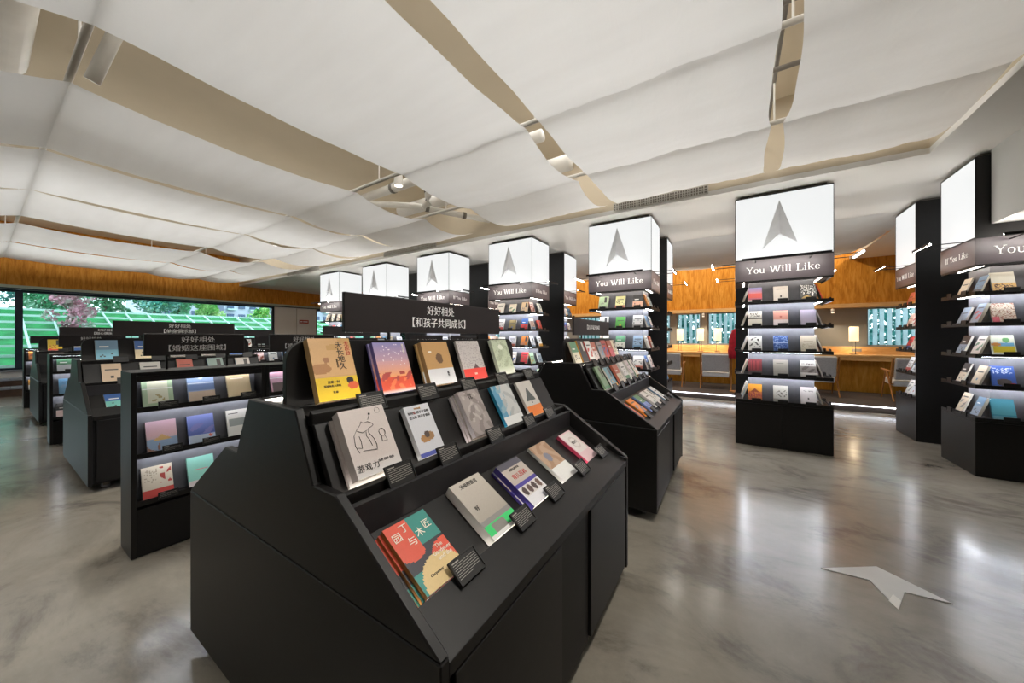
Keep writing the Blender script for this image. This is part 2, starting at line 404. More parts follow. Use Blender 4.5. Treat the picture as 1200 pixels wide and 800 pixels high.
# unseen fill panels added on the slab so the cloth strips glow softly
for i, x in enumerate((1.0, -.1, -.95, -1.85, -2.95, -4.48, -6.75, -7.4, -8.25, -9.2, -10.7, -11.95, -12.7, -13.4)):
    t = thing('ceiling_light', 'long light fitting on the slab above the cloth, %s from right' % 'first second third fourth fifth sixth seventh eighth ninth tenth eleventh twelfth thirteenth fourteenth'.split()[i], 'light fitting', (x, -1.9, ZC), 0, 'light fittings above the cloth')  # added unseen fill panel
    MB().box(-.16, .16, 0, 7.0, -.05, 0).build('housing', 'pipe_white', t)
    for k in range(5): box(-.145, .145, 1.4 * k + .05, 1.4 * k + 1.33, -.054, -.0505).build('diffuser', 'panel_led', t)
# lounge cloth, sagging from the soffit edge
mb = MB(); ny, nx = 24, 60
for i in range(ny + 1):
    t = i / ny
    for j in range(nx + 1):
        x = -8 + 10.25 * j / nx; d = max(0, (x - 1.55) / .7)
        y = 7.3 + 1.75 * t
        z = 3.24 - .27 * math.sin(PI * .5 * min(1, t * 1.05)) + .27 * (d ** 2.2) + .010 * math.sin(7 * x + 3 * t)
        mb.v.append((x, y, min(z, 3.243)))
for i in range(ny):
    for j in range(nx):
        a = i * (nx + 1) + j; mb.f.append((a, a + 1, a + nx + 2, a + nx + 1))
o = mb.build('ceiling_cloth', 'cloth', None, None, True)
tag(o, 'sagging white cloth with a rounded end before the lounge wood wall', 'ceiling cloth', 'white cloth strips draped under the ceiling')
# cloth bars and hangers
for k, y in enumerate((.39, 2.75, 3.95)):
    t = thing('cloth_rail', ['white rail on ceiling hangers carrying the near cloth ends', 'white rail on hangers at the middle of the cloth strips', 'white rail on hangers near the ducts above the cloth'][k], 'rail', (0, y, 3.36), 0, 'rails carrying the cloth strips')
    MB().tube([(-14.8, 0, 0), (1.62, 0, 0)], .022, 8).build('bar', 'pipe_white', t, None, True)
    for x in (-14, -9.7, -3.75, -3.95 + .6, -1.52, .31):
        MB().tube([(x, 0, 0), (x, 0, ZC - 3.36)], .008, 6).build('hanger', 'pipe_white', t)
# pipes and ducts seen through the wide gap
def pipe(name, pts, r, label, cat='pipe', mat='pipe_white', flanges=()):
    t = thing(name, label, cat, pts[0]); p0 = Vector(pts[0])
    MB().tube([Vector(q) - p0 for q in pts], r, 14).build('body', mat, t, None, True)
    for q, q2 in flanges: MB().tube([Vector(q) - p0, Vector(q2) - p0], r * 1.18, 14).build('flange', 'pipe_dark', t, None, True)
    return t
pipe('air_duct', [(-5.4, 3.62, 3.78), (-1.9, 3.62, 3.78)], .07, 'slim white duct crossing the gap behind the spotlight', 'duct', flanges=[((-4.60, 3.62, 3.78), (-4.55, 3.62, 3.78))])
pipe('air_duct', [(-5.4, 4.45, 3.82), (-1.9, 4.45, 3.82)], .11, 'thick white duct crossing the gap by the beam', 'duct', flanges=[((-4.6, 4.45, 3.82), (-4.56, 4.45, 3.82))])
pipe('water_pipe', [(-5.3, 3.4, 3.62), (-4.5, 4.0, 3.6), (-4.2, 4.5, 3.58), (-3.8, 5.15, 3.56)], .05, 'white pipe with dark couplings running to the beam', flanges=[((-4.41, 4.15, 3.594), (-4.38, 4.2, 3.592)), ((-4.07, 4.71, 3.573), (-4.04, 4.76, 3.571))])
pipe('riser_pipe', [(-4.32, 4.12, ZC), (-4.32, 4.12, 3.75), (-4.34, 4.14, 3.66), (-4.42, 4.12, 3.60)], .055, 'short elbow pipe dropping from the ceiling slab', flanges=[((-4.32, 4.12, 3.86), (-4.32, 4.12, 3.82))])
pipe('air_duct', [(-5.6, .12, 3.95), (-3.2, .12, 3.95)], .16, 'fat white duct at the near end of the wide gap', 'duct')
pipe('drop_pipe', [(-4.22, .5, 3.40), (-4.05, .62, 3.85), (-4.0, .62, ZC)], .045, 'slanted white pipe at the near end of the gap')
pipe('brace_pipe', [(-3.9, .60, 3.74), (-3.2, .75, 3.98)], .022, 'thin grey brace tube beside the slanted pipe', mat='grille')
pipe('cable_tray', [(.31, 2.2, 3.75), (.31, 5.15, 3.72)], .016, 'thin grey conduit above the narrow gap at right', 'conduit', 'pipe_dark')
pipe('conduit', [(.0, 2.9, 3.62), (.7, 2.9, 3.62)], .02, 'cross conduit above the right gap, nearer one', 'conduit', 'pipe_dark')
pipe('conduit', [(.0, 3.6, 3.62), (.7, 3.6, 3.62)], .02, 'cross conduit above the right gap, farther one', 'conduit', 'pipe_dark')
for k, (x, y) in enumerate([(-3.6, 1.35), (-3.75, 2.1), (-3.7, 2.9)]):
    t = thing('sprinkler', ['sprinkler head in the wide gap, nearest one', 'sprinkler head in the wide gap, middle one', 'sprinkler head in the wide gap, farthest one'][k], 'sprinkler', (x, y, ZC), 0, 'sprinklers on the ceiling slab')
    MB().tube([(0, 0, 0), (0, 0, -.22)], .012, 8).build('stem', 'pipe_white', t); MB().tube([(0, 0, -.22), (0, 0, -.26)], [.02, .035], 8).build('head', 'pipe_dark', t)
# ceiling spotlights in the gaps; the aimed ones are added fill
def spot(x, y, label, power=60, aim=None, z=3.42):
    t = thing('ceiling_spotlight', label, 'spotlight', (x, y, z), 0, 'ceiling spotlights in the gaps')
    MB().tube([(0, 0, .16), (0, 0, ZC - z)], .010, 6).build('stem', 'pipe_white', t)
    MB().tube([(0, 0, .16), (0, 0, .13), (0, 0, 0), (0, 0, -.005)], [.03, .05, .065, .065], 14).build('can', 'pipe_white', t, None, True)
    MB().tube([(0, 0, -.006), (0, 0, -.009)], .05, 14).build('lens', 'spot_lens', t)
    l = bpy.data.lights.new('spot_light', 'SPOT'); l.energy = power; l.spot_size = R(125); l.spot_blend = .6; l.shadow_soft_size = .06; l.color = (1, .95, .87)
    lo = bpy.data.objects.new('spot_light', l); C.objects.link(lo); lo.parent = t; lo.location = (0, 0, -.03)
    if aim:
        l.spot_size = R(64); l.spot_blend = .8; lo.rotation_euler = (Vector(aim) - Vector((x, y, z - .03))).to_track_quat('-Z', 'Y').to_euler()
for a in [(-3.75, 3.05, 'white spotlight can beside the ducts in the wide gap'), (-3.75, -1.2, 'spotlight can in the wide gap behind the camera')]: spot(*a)
spot(.315, 1.3, 'spotlight in the right gap aimed at the nearest island', 130, (-1.0, 1.25, .95), 3.24)  # this and the next: out-of-view spots added to brighten the island books
spot(.315, 2.1, 'spotlight in the right gap aimed at the second island', 120, (-.9, 3.5, .95), 3.24)  # added out of view to brighten the island books
spot(-3.75, 1.0, 'spotlight can at the near end of the wide ceiling gap', 90, (-3.9, 1.0, .9), 3.95)  # this and the next: added fill, raised out of sight above the cloth
spot(-3.75, 2.05, 'spotlight can in the middle of the wide gap', 90, (-3.8, 2.0, .9), 3.95)  # added fill, raised out of sight above the cloth
# downlights over the lounge desk and added unseen wall washers brightening the lounge
for k, x in enumerate((-3.4, -2.2, -.72, 1.15, 1.98, 3.4)):
    t = thing('desk_downlight', 'small white downlight under the lounge wood rail, %s from left' % ['first', 'second', 'third', 'fourth', 'fifth', 'sixth'][k], 'downlight', (x, 11.05, 2.099), 0, 'downlights over the lounge desk')
    MB().tube([(0, 0, -.03), (0, 0, -.12)], .032, 12).build('can', 'pipe_white', t, None, True); MB().tube([(0, 0, 0), (0, 0, -.03)], .008, 6).build('stem', 'pipe_white', t); MB().tube([(0, 0, -.1205), (0, 0, -.123)], .026, 12).build('lens', 'spot_lens', t)
    l = bpy.data.lights.new('downlight', 'SPOT'); l.energy = 13; l.spot_size = R(120); l.spot_blend = .5; l.shadow_soft_size = .03; l.color = (1, .83, .6)
    lo = bpy.data.objects.new('downlight', l); C.objects.link(lo); lo.parent = t; lo.location = (0, -.01, -.13)
for k, x in enumerate((-10, -7.5, -5, -3, -1, 1, 3)):
    t = thing('wall_washer', 'ceiling wall washer above the lounge, %s from left' % ['first', 'second', 'third', 'fourth', 'fifth', 'sixth', 'seventh'][k], 'spotlight', (x, 9.6, ZC), 0, 'wall washers above the lounge')  # added unseen washer brightening the lounge
    MB().tube([(0, 0, 0), (0, .02, -.06), (0, .08, -.2)], [.015, .05, .055], 12).build('can', 'pipe_white', t, None, True)
    l = bpy.data.lights.new('washer', 'SPOT'); l.energy = 100; l.spot_size = R(150); l.spot_blend = .6; l.shadow_soft_size = .05; l.color = (1, .88, .7)
    lo = bpy.data.objects.new('washer', l); C.objects.link(lo); lo.parent = t; lo.location = (0, .1, -.23); lo.rotation_euler = (R(24), 0, 0)

# ------------------------------------------------------------------ books: printed covers
def shade(c, k): return tuple(min(1, x * k) for x in c)
def paint(design, u, v, rn):
    c = design[0]
    for d in design[1:]:
        k = d[0]
        if k == 'r':
            if d[1] <= u <= d[3] and d[2] <= v <= d[4]: c = d[5]
        elif k == 'e':
            if ((u - d[1]) / d[3]) ** 2 + ((v - d[2]) / d[4]) ** 2 <= 1: c = d[5]
        elif k == 'g':
            if d[1] <= v <= d[2]:
                t = (v - d[1]) / (d[2] - d[1]); c = tuple(a * (1 - t) + b * t for a, b in zip(d[3], d[4]))
        elif k == 'n':
            if d[1] <= u <= d[3] and d[2] <= v <= d[4] and rn.random() < d[6]: c = d[5]
        elif k == 'b':   # blobs: smooth pattern
            if d[1] <= u <= d[3] and d[2] <= v <= d[4] and math.sin(u * d[6] + 3 * math.sin(v * d[6] * .7)) + math.sin(v * d[6] * 1.1 + 2 * math.sin(u * d[6] * .6)) > d[7]: c = d[5]
        elif k == 'p':   # tree: triangle
            if d[2] <= v <= d[4] and abs(u - d[1]) <= d[3] * (d[4] - v) / (d[4] - d[2]): c = d[5]
    return c
def Hx(design):
    def q(x): return rgb(x) if isinstance(x, str) and len(x) == 6 else x
    return [q(design[0])] + [tuple([d[0]] + [q(x) for x in d[1:]]) for d in design[1:]]
def book_mesh(wd, h, t, design, nu, nv, spine=None, seed=0, pages=True):
    """front cover on -y, spine on -x, lies in y -t..0, z 0..h, x -w/2..w/2"""
    design = Hx(design); spine = rgb(spine) if spine else shade(design[0], .8); rn = random.Random(seed)
    vs_, fs, cols = [], [], []
    def quad(q, c): o = len(vs_); vs_.extend(q); fs.append((o, o + 1, o + 2, o + 3)); cols.append(c)
    for j in range(nv + 1):
        for i in range(nu + 1): vs_.append((-wd / 2 + wd * i / nu, -t, h * j / nv))
    for j in range(nv):
        for i in range(nu):
            a = j * (nu + 1) + i; fs.append((a, a + 1, a + nu + 2, a + nu + 1)); cols.append(paint(design, (i + .5) / nu, (j + .5) / nv, rn))
    x0, x1 = -wd / 2, wd / 2; pg = rgb('ece5d6')
    quad([(x0, 0, 0), (x0, -t, 0), (x0, -t, h), (x0, 0, h)], spine)
    quad([(x1, 0, 0), (x0, 0, 0), (x0, 0, h), (x1, 0, h)], design[0])
    if pages:   # board edges stand 2 mm proud of the page block
        e = .0015; k = .002
        for a, b in ((-t, -t + e), (-e, 0)):
            quad([(x1, a, 0), (x1, b, 0), (x1, b, h), (x1, a, h)], design[0]); quad([(x0, a, h), (x1, a, h), (x1, b, h), (x0, b, h)], design[0]); quad([(x0, b, 0), (x1, b, 0), (x1, a, 0), (x0, a, 0)], design[0])
        quad([(x1 - k, -t + e, k), (x1 - k, -e, k), (x1 - k, -e, h - k), (x1 - k, -t + e, h - k)], pg)
        quad([(x0, -t + e, h - k), (x1 - k, -t + e, h - k), (x1 - k, -e, h - k), (x0, -e, h - k)], pg)
        quad([(x0, -e, k), (x1 - k, -e, k), (x1 - k, -t + e, k), (x0, -t + e, k)], pg)
    else:
        quad([(x1, -t, 0), (x1, 0, 0), (x1, 0, h), (x1, -t, h)], pg); quad([(x0, -t, h), (x1, -t, h), (x1, 0, h), (x0, 0, h)], pg); quad([(x0, 0, 0), (x1, 0, 0), (x1, -t, 0), (x0, -t, 0)], pg)
    m = bpy.data.meshes.new('book'); m.from_pydata(vs_, [], fs); m.materials.append(MATS['print'])
    ca = m.color_attributes.new('Col', 'FLOAT_COLOR', 'CORNER'); buf = []
    for f, c in zip(fs, cols):
        for _ in f: buf += [c[0], c[1], c[2], 1]
    ca.data.foreach_set('color', buf); m.update(); return m
def place(o, loc, rz, lean): o.location = loc; o.rotation_euler = (-lean, 0, rz); return o
CULL = []
def put_book(mesh, loc, rz, lean, label, group):
    o = obj('book', mesh); place(o, loc, rz, lean); tag(o, label, 'book', group); CULL.append(o); return o
# title card: shallow tray with a rim; rows of fine print
def card_mesh(wd, h):
    m = MB(); t = .006; r = .004
    m.box(-wd / 2, wd / 2, -t, 0, 0, h); m.box(-wd / 2, wd / 2, -t - .003, -t, 0, r); m.box(-wd / 2, wd / 2, -t - .003, -t, h - r, h)
    m.box(-wd / 2, -wd / 2 + r, -t - .003, -t, r, h - r); m.box(wd / 2 - r, wd / 2, -t - .003, -t, r, h - r)
    return m.mesh('title_card', 'card_black')
def print_mesh(wd, h, rows, seed):
    m = MB(); rn = random.Random(seed); y = -.0065
    for k in range(rows):
        z = h * .86 - k * h * .72 / rows; x = -wd * .42
        if k == 0: m.box(x, x + wd * .25, y, y + .0004, z - .0016, z + .0016); continue
        end = wd * .42 if k < rows - 1 else wd * .1
        while x < end:
            l = rn.uniform(.002, .006); m.box(x, min(x + l, end), y, y + .0004, z - .0008, z + .0008); x += l + .0014
    return m.mesh('fine_print', 'card_print')
CARD_L = card_mesh(.105, .068); CARD_S = card_mesh(.098, .045)
PRINT_L = [print_mesh(.105, .068, 8, k) for k in range(3)]; PRINT_S = print_mesh(.098, .045, 4, 9)
def put_card(mesh, loc, rz, lean, label, group, prt=None):
    o = obj('title_card', mesh); place(o, loc, rz, lean); tag(o, label, 'title card', group); CULL.append(o)
    if prt: obj('fine_print', prt, o)
    return o
WORDS = ['first', 'second', 'third', 'fourth', 'fifth', 'sixth', 'seventh', 'eighth', 'ninth']
def colour_word(h):
    r, g, b = (int(h[i:i + 2], 16) for i in (0, 2, 4)); mx_, mn = max(r, g, b), min(r, g, b)
    if mx_ < 70: return 'black'
    if mx_ - mn < 28: return 'white' if mn > 205 else 'pale grey' if mn > 160 else 'grey'
    if r == mx_ and g > 190 and b > 150: return 'cream'
    if r == mx_ and g > b: return 'yellow' if g > r * .75 and b < 130 else 'tan' if b > 100 else 'orange'
    if r == mx_: return 'pink' if g > 130 else 'red'
    if g == mx_: return 'teal' if b > r + 15 else 'green'
    return 'lilac' if r > g + 8 else 'blue'
# generic designs for the smaller books
PAL = ['e8e4dc', 'f0ede6', 'd9d2c4', 'e9e0d0', 'cfcfce', 'dcdfe2', 'c8473e', 'd8665a', 'e08b3e', '3a5f9c', '5d8fb0', '7fa98c', 'a8c8a0', 'd9b7a4', '2e2c2c', 'b8a98c', '9aa7ae', 'e6c9c2', 'f2efe9', 'efeae2', 'e3dccf', 'd4d0ca']
ACC = ['c8473e', '2f2d2d', '3a5f9c', 'e0a23e', '5f8f6c', '8d8a86', 'b5634e', '6f8fa8']
GEN = {}
def generic(base, kind, seed):
    key = (base, kind, seed % 5)
    if key in GEN: return GEN[key]
    rn = random.Random(seed * 7 + kind); a = rn.choice(ACC); b_ = rn.choice(ACC); dk = '4a4745' if base != '2e2c2c' else 'd8d4cc'
    D = [base]
    if kind == 0: D += [('r', .2, .62, .8, .66, dk), ('r', .3, .55, .7, .57, dk), ('e', .5, .25, .1, .08, a)]
    elif kind == 1: D += [('r', 0, 0, 1, .28, a), ('r', .15, .7, .85, .78, dk), ('n', .1, .32, .9, .62, dk, .18)]
    elif kind == 2: D += [('b', .08, .2, .92, .62, a, 9, .4), ('r', .2, .75, .8, .83, dk)]
    elif kind == 3: D += [('r', 0, .48, 1, 1, a), ('r', .2, .6, .6, .68, 'f0ede6'), ('n', .2, .1, .8, .36, dk, .15)]
    elif kind == 4: D += [('r', .62, .5, .82, .92, dk), ('n', .1, .08, .6, .5, b_, .3), ('r', 0, 0, 1, .12, b_)]
    wd = rn.choice([.135, .145, .15, .155]); h = rn.choice([.19, .2, .208, .212])
    GEN[key] = (book_mesh(wd, h, rn.choice([.014, .018, .024]), D, 12, 16, rn.choice([None, a, 'e8e4dc']), seed, False), wd, h)
    return GEN[key]

# ------------------------------------------------------------------ sloped double-sided book islands
GL = 1.53
PROFILE = [(-.78, .708), (-.385, .968), (-.27, .968), (-.165, 1.178), (.165, 1.178), (.27, .968), (.385, .968), (.78, .708)]
def make_gondola():
    t = thing('book_island', '', 'display island', (0, 0, 0), 0, 'black sloped book islands')
    for y in (0, GL - .028):
        MB().prism(PROFILE, 'y', y, y + .028).build('end_panel', 'black_paint', t, None, False, .0035)
        box(-.78, .78, y, y + .028, .07, .704).build('base_end_panel', 'black_paint', t, None, False, .003)
    ya, yb_ = .029, GL - .029
    box(-.758, .758, ya, yb_, .075, .66).build('carcass', 'black_door', t)
    for s_ in (1, -1):
        def P(pts): return [(s_ * a, z) for a, z in pts]
        MB().prism(P([(.778, .655), (.778, .688), (.658, .748), (.642, .710), (.43, .842), (.43, .82), (.63, .692), (.69, .655)]), 'y', ya, yb_).build('lower_tray', 'black_paint', t, None, False, .0015)
        box(s_ * .405, s_ * .429, ya, yb_, .80, .935).build('riser', 'black_inner', t)
        MB().prism(P([(.388, .915), (.388, .958), (.374, .963), (.366, .94), (.338, .936), (.222, 1.132), (.205, 1.132), (.32, .905)]), 'y', ya, yb_).build('upper_tray', 'black_paint', t, None, False, .0015)
        MB().prism(P([(.212, 1.125), (.212, 1.164), (.198, 1.172), (.19, 1.156), (.0, 1.156), (.0, 1.125)]), 'y', ya, yb_).build('top_shelf', 'black_paint', t, None, False, .0015)
        for k, (a, z) in enumerate([(.6475, .720), (.3665, .942), (.1905, 1.158)]):
            box(s_ * (a - .0016), s_ * (a - .0002), ya + .01, yb_ - .01, z + .001, z + .006).build('led_strip', 'led_soft', t)
        box(s_ * .759, s_ * .772, ya, yb_, .655, .69).build('top_rail', 'black_paint', t)
        for y0_, y1_ in ((.05, .62), (.92, 1.48)):
            d = box(s_ * .759, s_ * .778, y0_, y1_, .095, .648).build('door', 'black_paint', t, None, False, .002)
        box(s_ * .759, s_ * .766, .626, .914, .08, .648).build('centre_panel', 'black_door', t)
    # back board with rounded upper corners
    r = .075; y0_, y1_ = .045, GL - .045; z0_, z1_ = 1.157, 1.388; poly = [(y0_, z0_), (y1_, z0_)]
    for k in range(9): a = R(90 * k / 8); poly.append((y1_ - r + r * math.cos(a), z1_ - r + r * math.sin(a)))
    for k in range(9): a = R(90 + 90 * k / 8); poly.append((y0_ + r + r * math.cos(a), z1_ - r + r * math.sin(a)))
    MB().prism(poly, 'x', -.012, .012).build('back_board', 'black_paint', t, None, False, .0015)
    for x in (-.66, .66):
        for y in (.12, GL - .12):
            c = MB(); c.tube([(x - .015, y, .0295), (x + .015, y, .0295)], .029, 14); w_ = c.build('caster', 'wheel', t, None, True)
            MB().box(x - .024, x - .017, y - .02, y + .02, .03, .074).box(x + .017, x + .024, y - .02, y + .02, .03, .074).box(x - .024, x + .024, y - .02, y + .02, .066, .074).build('fork', 'pipe_dark', w_)
    return t
def header(name, loc, L, z0_, z1_, zbase, l1, l2, label, size=.05):
    """board standing on two thin posts, lettering on the +X face"""
    t = thing(name, label, 'sign', loc, 0, 'black header signs above the book displays')
    box(-.009, .009, 0, L, z0_, z1_).build('board', 'sign_black', t, None, False, .002)
    for y in (L * .2, L * .8): box(-.005, .005, y - .006, y + .006, zbase, z0_).build('post', 'black_paint', t)
    zc = (z0_ + z1_) / 2
    if l1: text(l1, size, 'white_letter', t, (.0098, L / 2, zc + size * .62), RIGHT)
    if l2: text(l2, size, 'white_letter', t, (.0098, L / 2, zc - (size * .62 if l1 else 0)), RIGHT)
    return t
ISL = {}
g0 = make_gondola()
ISLANDS = [('A1', -1.30, .532, 'nearest black book island with sloped tiers and closed doors', 'nearest island', '好好相处', '【和孩子共同成长】', 'big header sign of the nearest island about growing with children'),
           ('A2', -1.265, 2.77, 'black book island directly behind the nearest one', 'island behind the nearest', '', '【这么早就开始啦】', 'header sign of the island behind the nearest'),
           ('B1', -5.59, .545, 'black sloped book island left of the first low bookcase', 'middle island', '好好相处', '【单身俱乐部】', 'header sign of the middle island about singles club'),
           ('B2', -5.57, 2.78, 'black sloped island behind the middle island', 'island behind the middle one', '', '【致我们的青春】', 'header sign of the island behind the middle one'),
           ('C1', -9.88, .545, 'black sloped book island closest to the long window', 'island near the window', '好好相处', '【甜心俱乐部】', 'header sign of the island near the window'),
           ('C2', -9.86, 2.78, 'black sloped island behind the one near the window', 'far island by the window', '', '', 'plain header sign of the far island by the window')]
for k, (key, x, y, lab, short, l1, l2, sl) in enumerate(ISLANDS):
    g = g0 if k == 0 else copy_tree(g0)
    g.location = (x, y, 0); tag(g, lab); ISL[key] = (x, y, short)
    header('header_sign', (x, y + .257, 0), 1.07, 1.42, 1.58, 1.389, l1, l2, sl, .05)

# tier geometry: (offset of book foot from the centre line, height, lean)
TIER = {1: (.640, .7125, R(58.1)), 2: (.342, .9375, R(30.8)), 3: (.115, 1.1575, R(21))}
# foot point: back lower edge of the book touches the board
TN = {1: 'bottom tier', 2: 'middle tier', 3: 'top tier'}
GRP = 'books on the display islands'
def island_book(key, tier, y, mesh, t, h, label, out=0):
    x, y0_, short = ISL[key]; u, z, ln = TIER[tier]
    if tier == 3:   # top edge leans on the back board
        u = .0145 + h * math.sin(ln) + out / math.cos(ln)
        return put_book(mesh, (x + u, y, z + .0005 + t * math.sin(ln)), R(90), ln, label, GRP)
    # foot on the ledge just behind the lip: move up along the board by what the thickness needs
    k = .006 if tier == 1 else .004
    du = -math.sin(ln) * k; dz = math.cos(ln) * k
    off = .0012 + out
    return put_book(mesh, (x + u + du + off * math.cos(ln), y, z + dz + off * math.sin(ln) + (t * math.sin(ln) if tier == 2 else 0)), R(90), ln, label, GRP)
def island_card(key, tier, y, label, big=True):
    x, y0_, short = ISL[key]
    if tier == 1: loc = (x + .692, y, .7345); ln = R(50)
    elif tier == 2: loc = (x + .409, y, .931); ln = R(28)
    else: loc = (x + .234, y, 1.141); ln = R(28)
    put_card(CARD_L, loc, R(90), ln, label, 'title cards on the display islands', PRINT_L[int(y * 97) % 3] if big else None)

# ---- the nearest island: fifteen covers drawn one by one
def lettering(o, body, size, u, v, wd, h, t, mat, sp=1.0, vert=False, sx=1):
    if vert: body = '\n'.join(body)
    text(body, size, mat, o, (-wd / 2 + u * wd, -t - .0007, v * h), FRONT, sp, 'title_lettering', sx)
plain('ink', '2b2623', .6); plain('ink_red', 'c43a33', .6); plain('ink_cream', 'f1e8d8', .6); plain('ink_gold', 'd9a35c', .6)
HERO = [
 # key tier yL yR height thick nu nv design spine label
 (1, .612, .762, .21, .016, ['dc5238', ('r', .5, .5, 1, 1, '2f8a80'), ('r', 0, .26, .5, .6, '2b2a33'), ('e', .26, .74, .42, .32, 'dc5238'), ('r', .5, .5, 1, 1, '2f8a80'), ('r', .5, .2, 1, .56, '2b2a33'), ('e', .95, .26, .46, .26, 'dc5238'), ('r', 0, 0, .6, .27, '2f8a80'), ('e', .56, .02, .5, .36, 'dcbf86'), ('r', .5, .0, .72, .2, 'dcbf86')], 'c98a4a', 'orange and teal patchwork paperback, first on bottom tier of nearest island'),
 (1, .905, 1.07, .235, .034, ['b9b0a4', ('g', .3, 1, 'a9a094', 'c2b9ad'), ('r', 0, .0, 1, .22, '3ccf72'), ('r', 0, .22, 1, .30, '8d8a86'), ('r', .2, .06, .62, .2, '8a8680'), ('r', .0, .0, 1, .05, 'e4e2de')], 'dedbd6', 'thick grey book with bright green band, second on bottom tier, nearest island'),
 (1, 1.165, 1.325, .215, .026, ['e4e2e6', ('r', 0, .86, 1, 1, '55525e'), ('r', .0, .5, 1, .86, 'bcb0a6'), ('r', .0, .42, 1, .49, '4a3f96'), ('r', .05, .16, .95, .42, 'd8d2ce'), ('e', .17, .31, .09, .09, '4a3a38'), ('e', .4, .31, .09, .09, '5a4540'), ('e', .62, .31, .09, .09, '4a3a38'), ('e', .84, .31, .09, .09, '6a5048'), ('r', .05, .14, .95, .2, 'e4e2e6')], '4a3f96', 'white and violet parenting book with four faces, bottom tier of nearest island'),
 (1, 1.475, 1.635, .23, .016, ['e9e7e3', ('r', 0, .36, 1, 1, 'b99a80'), ('b', 0, .36, 1, 1, 'a98468', 14, .3), ('e', .42, .62, .16, .12, '7f7f8e')], 'e9e7e3', 'white book with brown painted picture, fourth on bottom tier, nearest island'),
 (1, 1.775, 1.925, .21, .02, ['e6c4c6', ('r', .08, .3, .92, .95, 'e2d8d2'), ('e', .5, .62, .26, .2, 'cfc0ba'), ('e', .5, .62, .2, .15, 'e2d8d2')], 'd84a6a', 'pale pink book with pink edges, last on bottom tier, nearest island'),
 (2, .605, .765, .215, .035, ['d9ccc6', ('g', 0, .25, 'e6e2e0', 'd9ccc6')], 'd8cdc8', 'large pale pink book with a bear drawing, middle tier of nearest island'),
 (2, .868, .99, .2, .022, ['d9d9de', ('r', .0, 0, 1, .07, '5560b4'), ('e', .42, .33, .2, .08, 'b98a5a'), ('e', .62, .36, .16, .08, 'a9825a'), ('e', .52, .40, .1, .07, '5a4a44')], 'd4d4da', 'white book with children picture and blue foot, middle tier, nearest island'),
 (2, 1.15, 1.29, .21, .022, ['a79c98', ('b', 0, 0, 1, 1, '8f8480', 12, .5), ('b', .1, .3, .8, .95, 'bcb2ac', 20, .9)], 'd9cfd6', 'grey brown sketch covered book, third on middle tier, nearest island'),
 (2, 1.43, 1.60, .215, .018, ['c9c9c6', ('r', 0, 0, .28, 1, '5f9ab8'), ('b', 0, .2, .5, 1, '8fb0bd', 13, .2), ('r', 0, 0, 1, .2, 'e6e6e4'), ('b', .3, .2, 1, 1, 'b4b6b4', 12, .8)], '2f8fb5', 'blue and grey misty landscape book, fourth on middle tier, nearest island'),
 (2, 1.675, 1.835, .21, .016, ['cfc8c0', ('p', .5, .42, .32, .82, '4f5553'), ('r', .47, .34, .53, .44, '4f5553'), ('r', 0, 0, 1, .27, 'e87f32')], 'd8d2ca', 'pale book with dark tree and orange band, middle tier, nearest island'),
 (3, .63, .785, .232, .03, ['d6a870', ('g', .38, 1, 'dcae78', 'd2a468'), ('b', 0, .8, 1, 1, 'c89a56', 9, .2), ('r', 0, 0, 1, .36, 'e8c22a'), ('e', .16, .50, .26, .08, 'b5804e'), ('r', .28, .46, .34, .62, 'b5804e'), ('e', .33, .64, .07, .05, 'a9744a'), ('e', .80, .29, .08, .06, '2b2422'), ('e', .86, .2, .13, .06, 'e0643a')], 'cba56e', 'tan and yellow hardcover with deer drawing, top tier of nearest island'),
 (3, .885, 1.05, .22, .02, ['8f86b4', ('g', .62, 1, 'c9a2ae', '8a86ba'), ('g', .3, .62, 'f0a468', 'd4a4aa'), ('r', 0, 0, 1, .3, 'd8543a'), ('b', 0, .22, 1, .40, 'b04a44', 16, .2), ('n', .1, .5, .95, .95, 'f2e6ea', .035), ('b', .1, 0, .9, .25, 'e87a4e', 18, .6), ('g', 0, .05, 'ecd6d2', 'e08a78')], '7a6fb0', 'sunset purple and orange illustrated book, top tier of nearest island'),
 (3, 1.14, 1.315, .215, .026, ['c19660', ('r', 0, 0, 1, .36, 'd2d2d4'), ('e', .55, .6, .13, .12, '6f5238'), ('r', .2, .74, .3, .77, 'f0e8da')], 'cfa670', 'kraft brown book with fingerprint motif, top tier of nearest island'),
 (3, 1.41, 1.60, .225, .016, ['c4bcb8', ('n', 0, .3, 1, 1, 'a29a98', .16), ('p', .6, .26, .16, .4, '5a4648'), ('r', 0, 0, 1, .27, 'e2483e')], 'd4ccc8', 'speckled grey book with red band, top tier of nearest island'),
 (3, 1.72, 1.89, .225, .022, ['c3cdb0', ('b', 0, .2, 1, 1, 'aeb89a', 11, .5), ('n', 0, .2, 1, 1, '8a9478', .08), ('e', .5, .78, .14, .08, 'e6ead8'), ('g', 0, .2, 'e2e4d8', 'c3cdb0')], 'd6dcc8', 'sage green floral book, top tier of nearest island'),
]
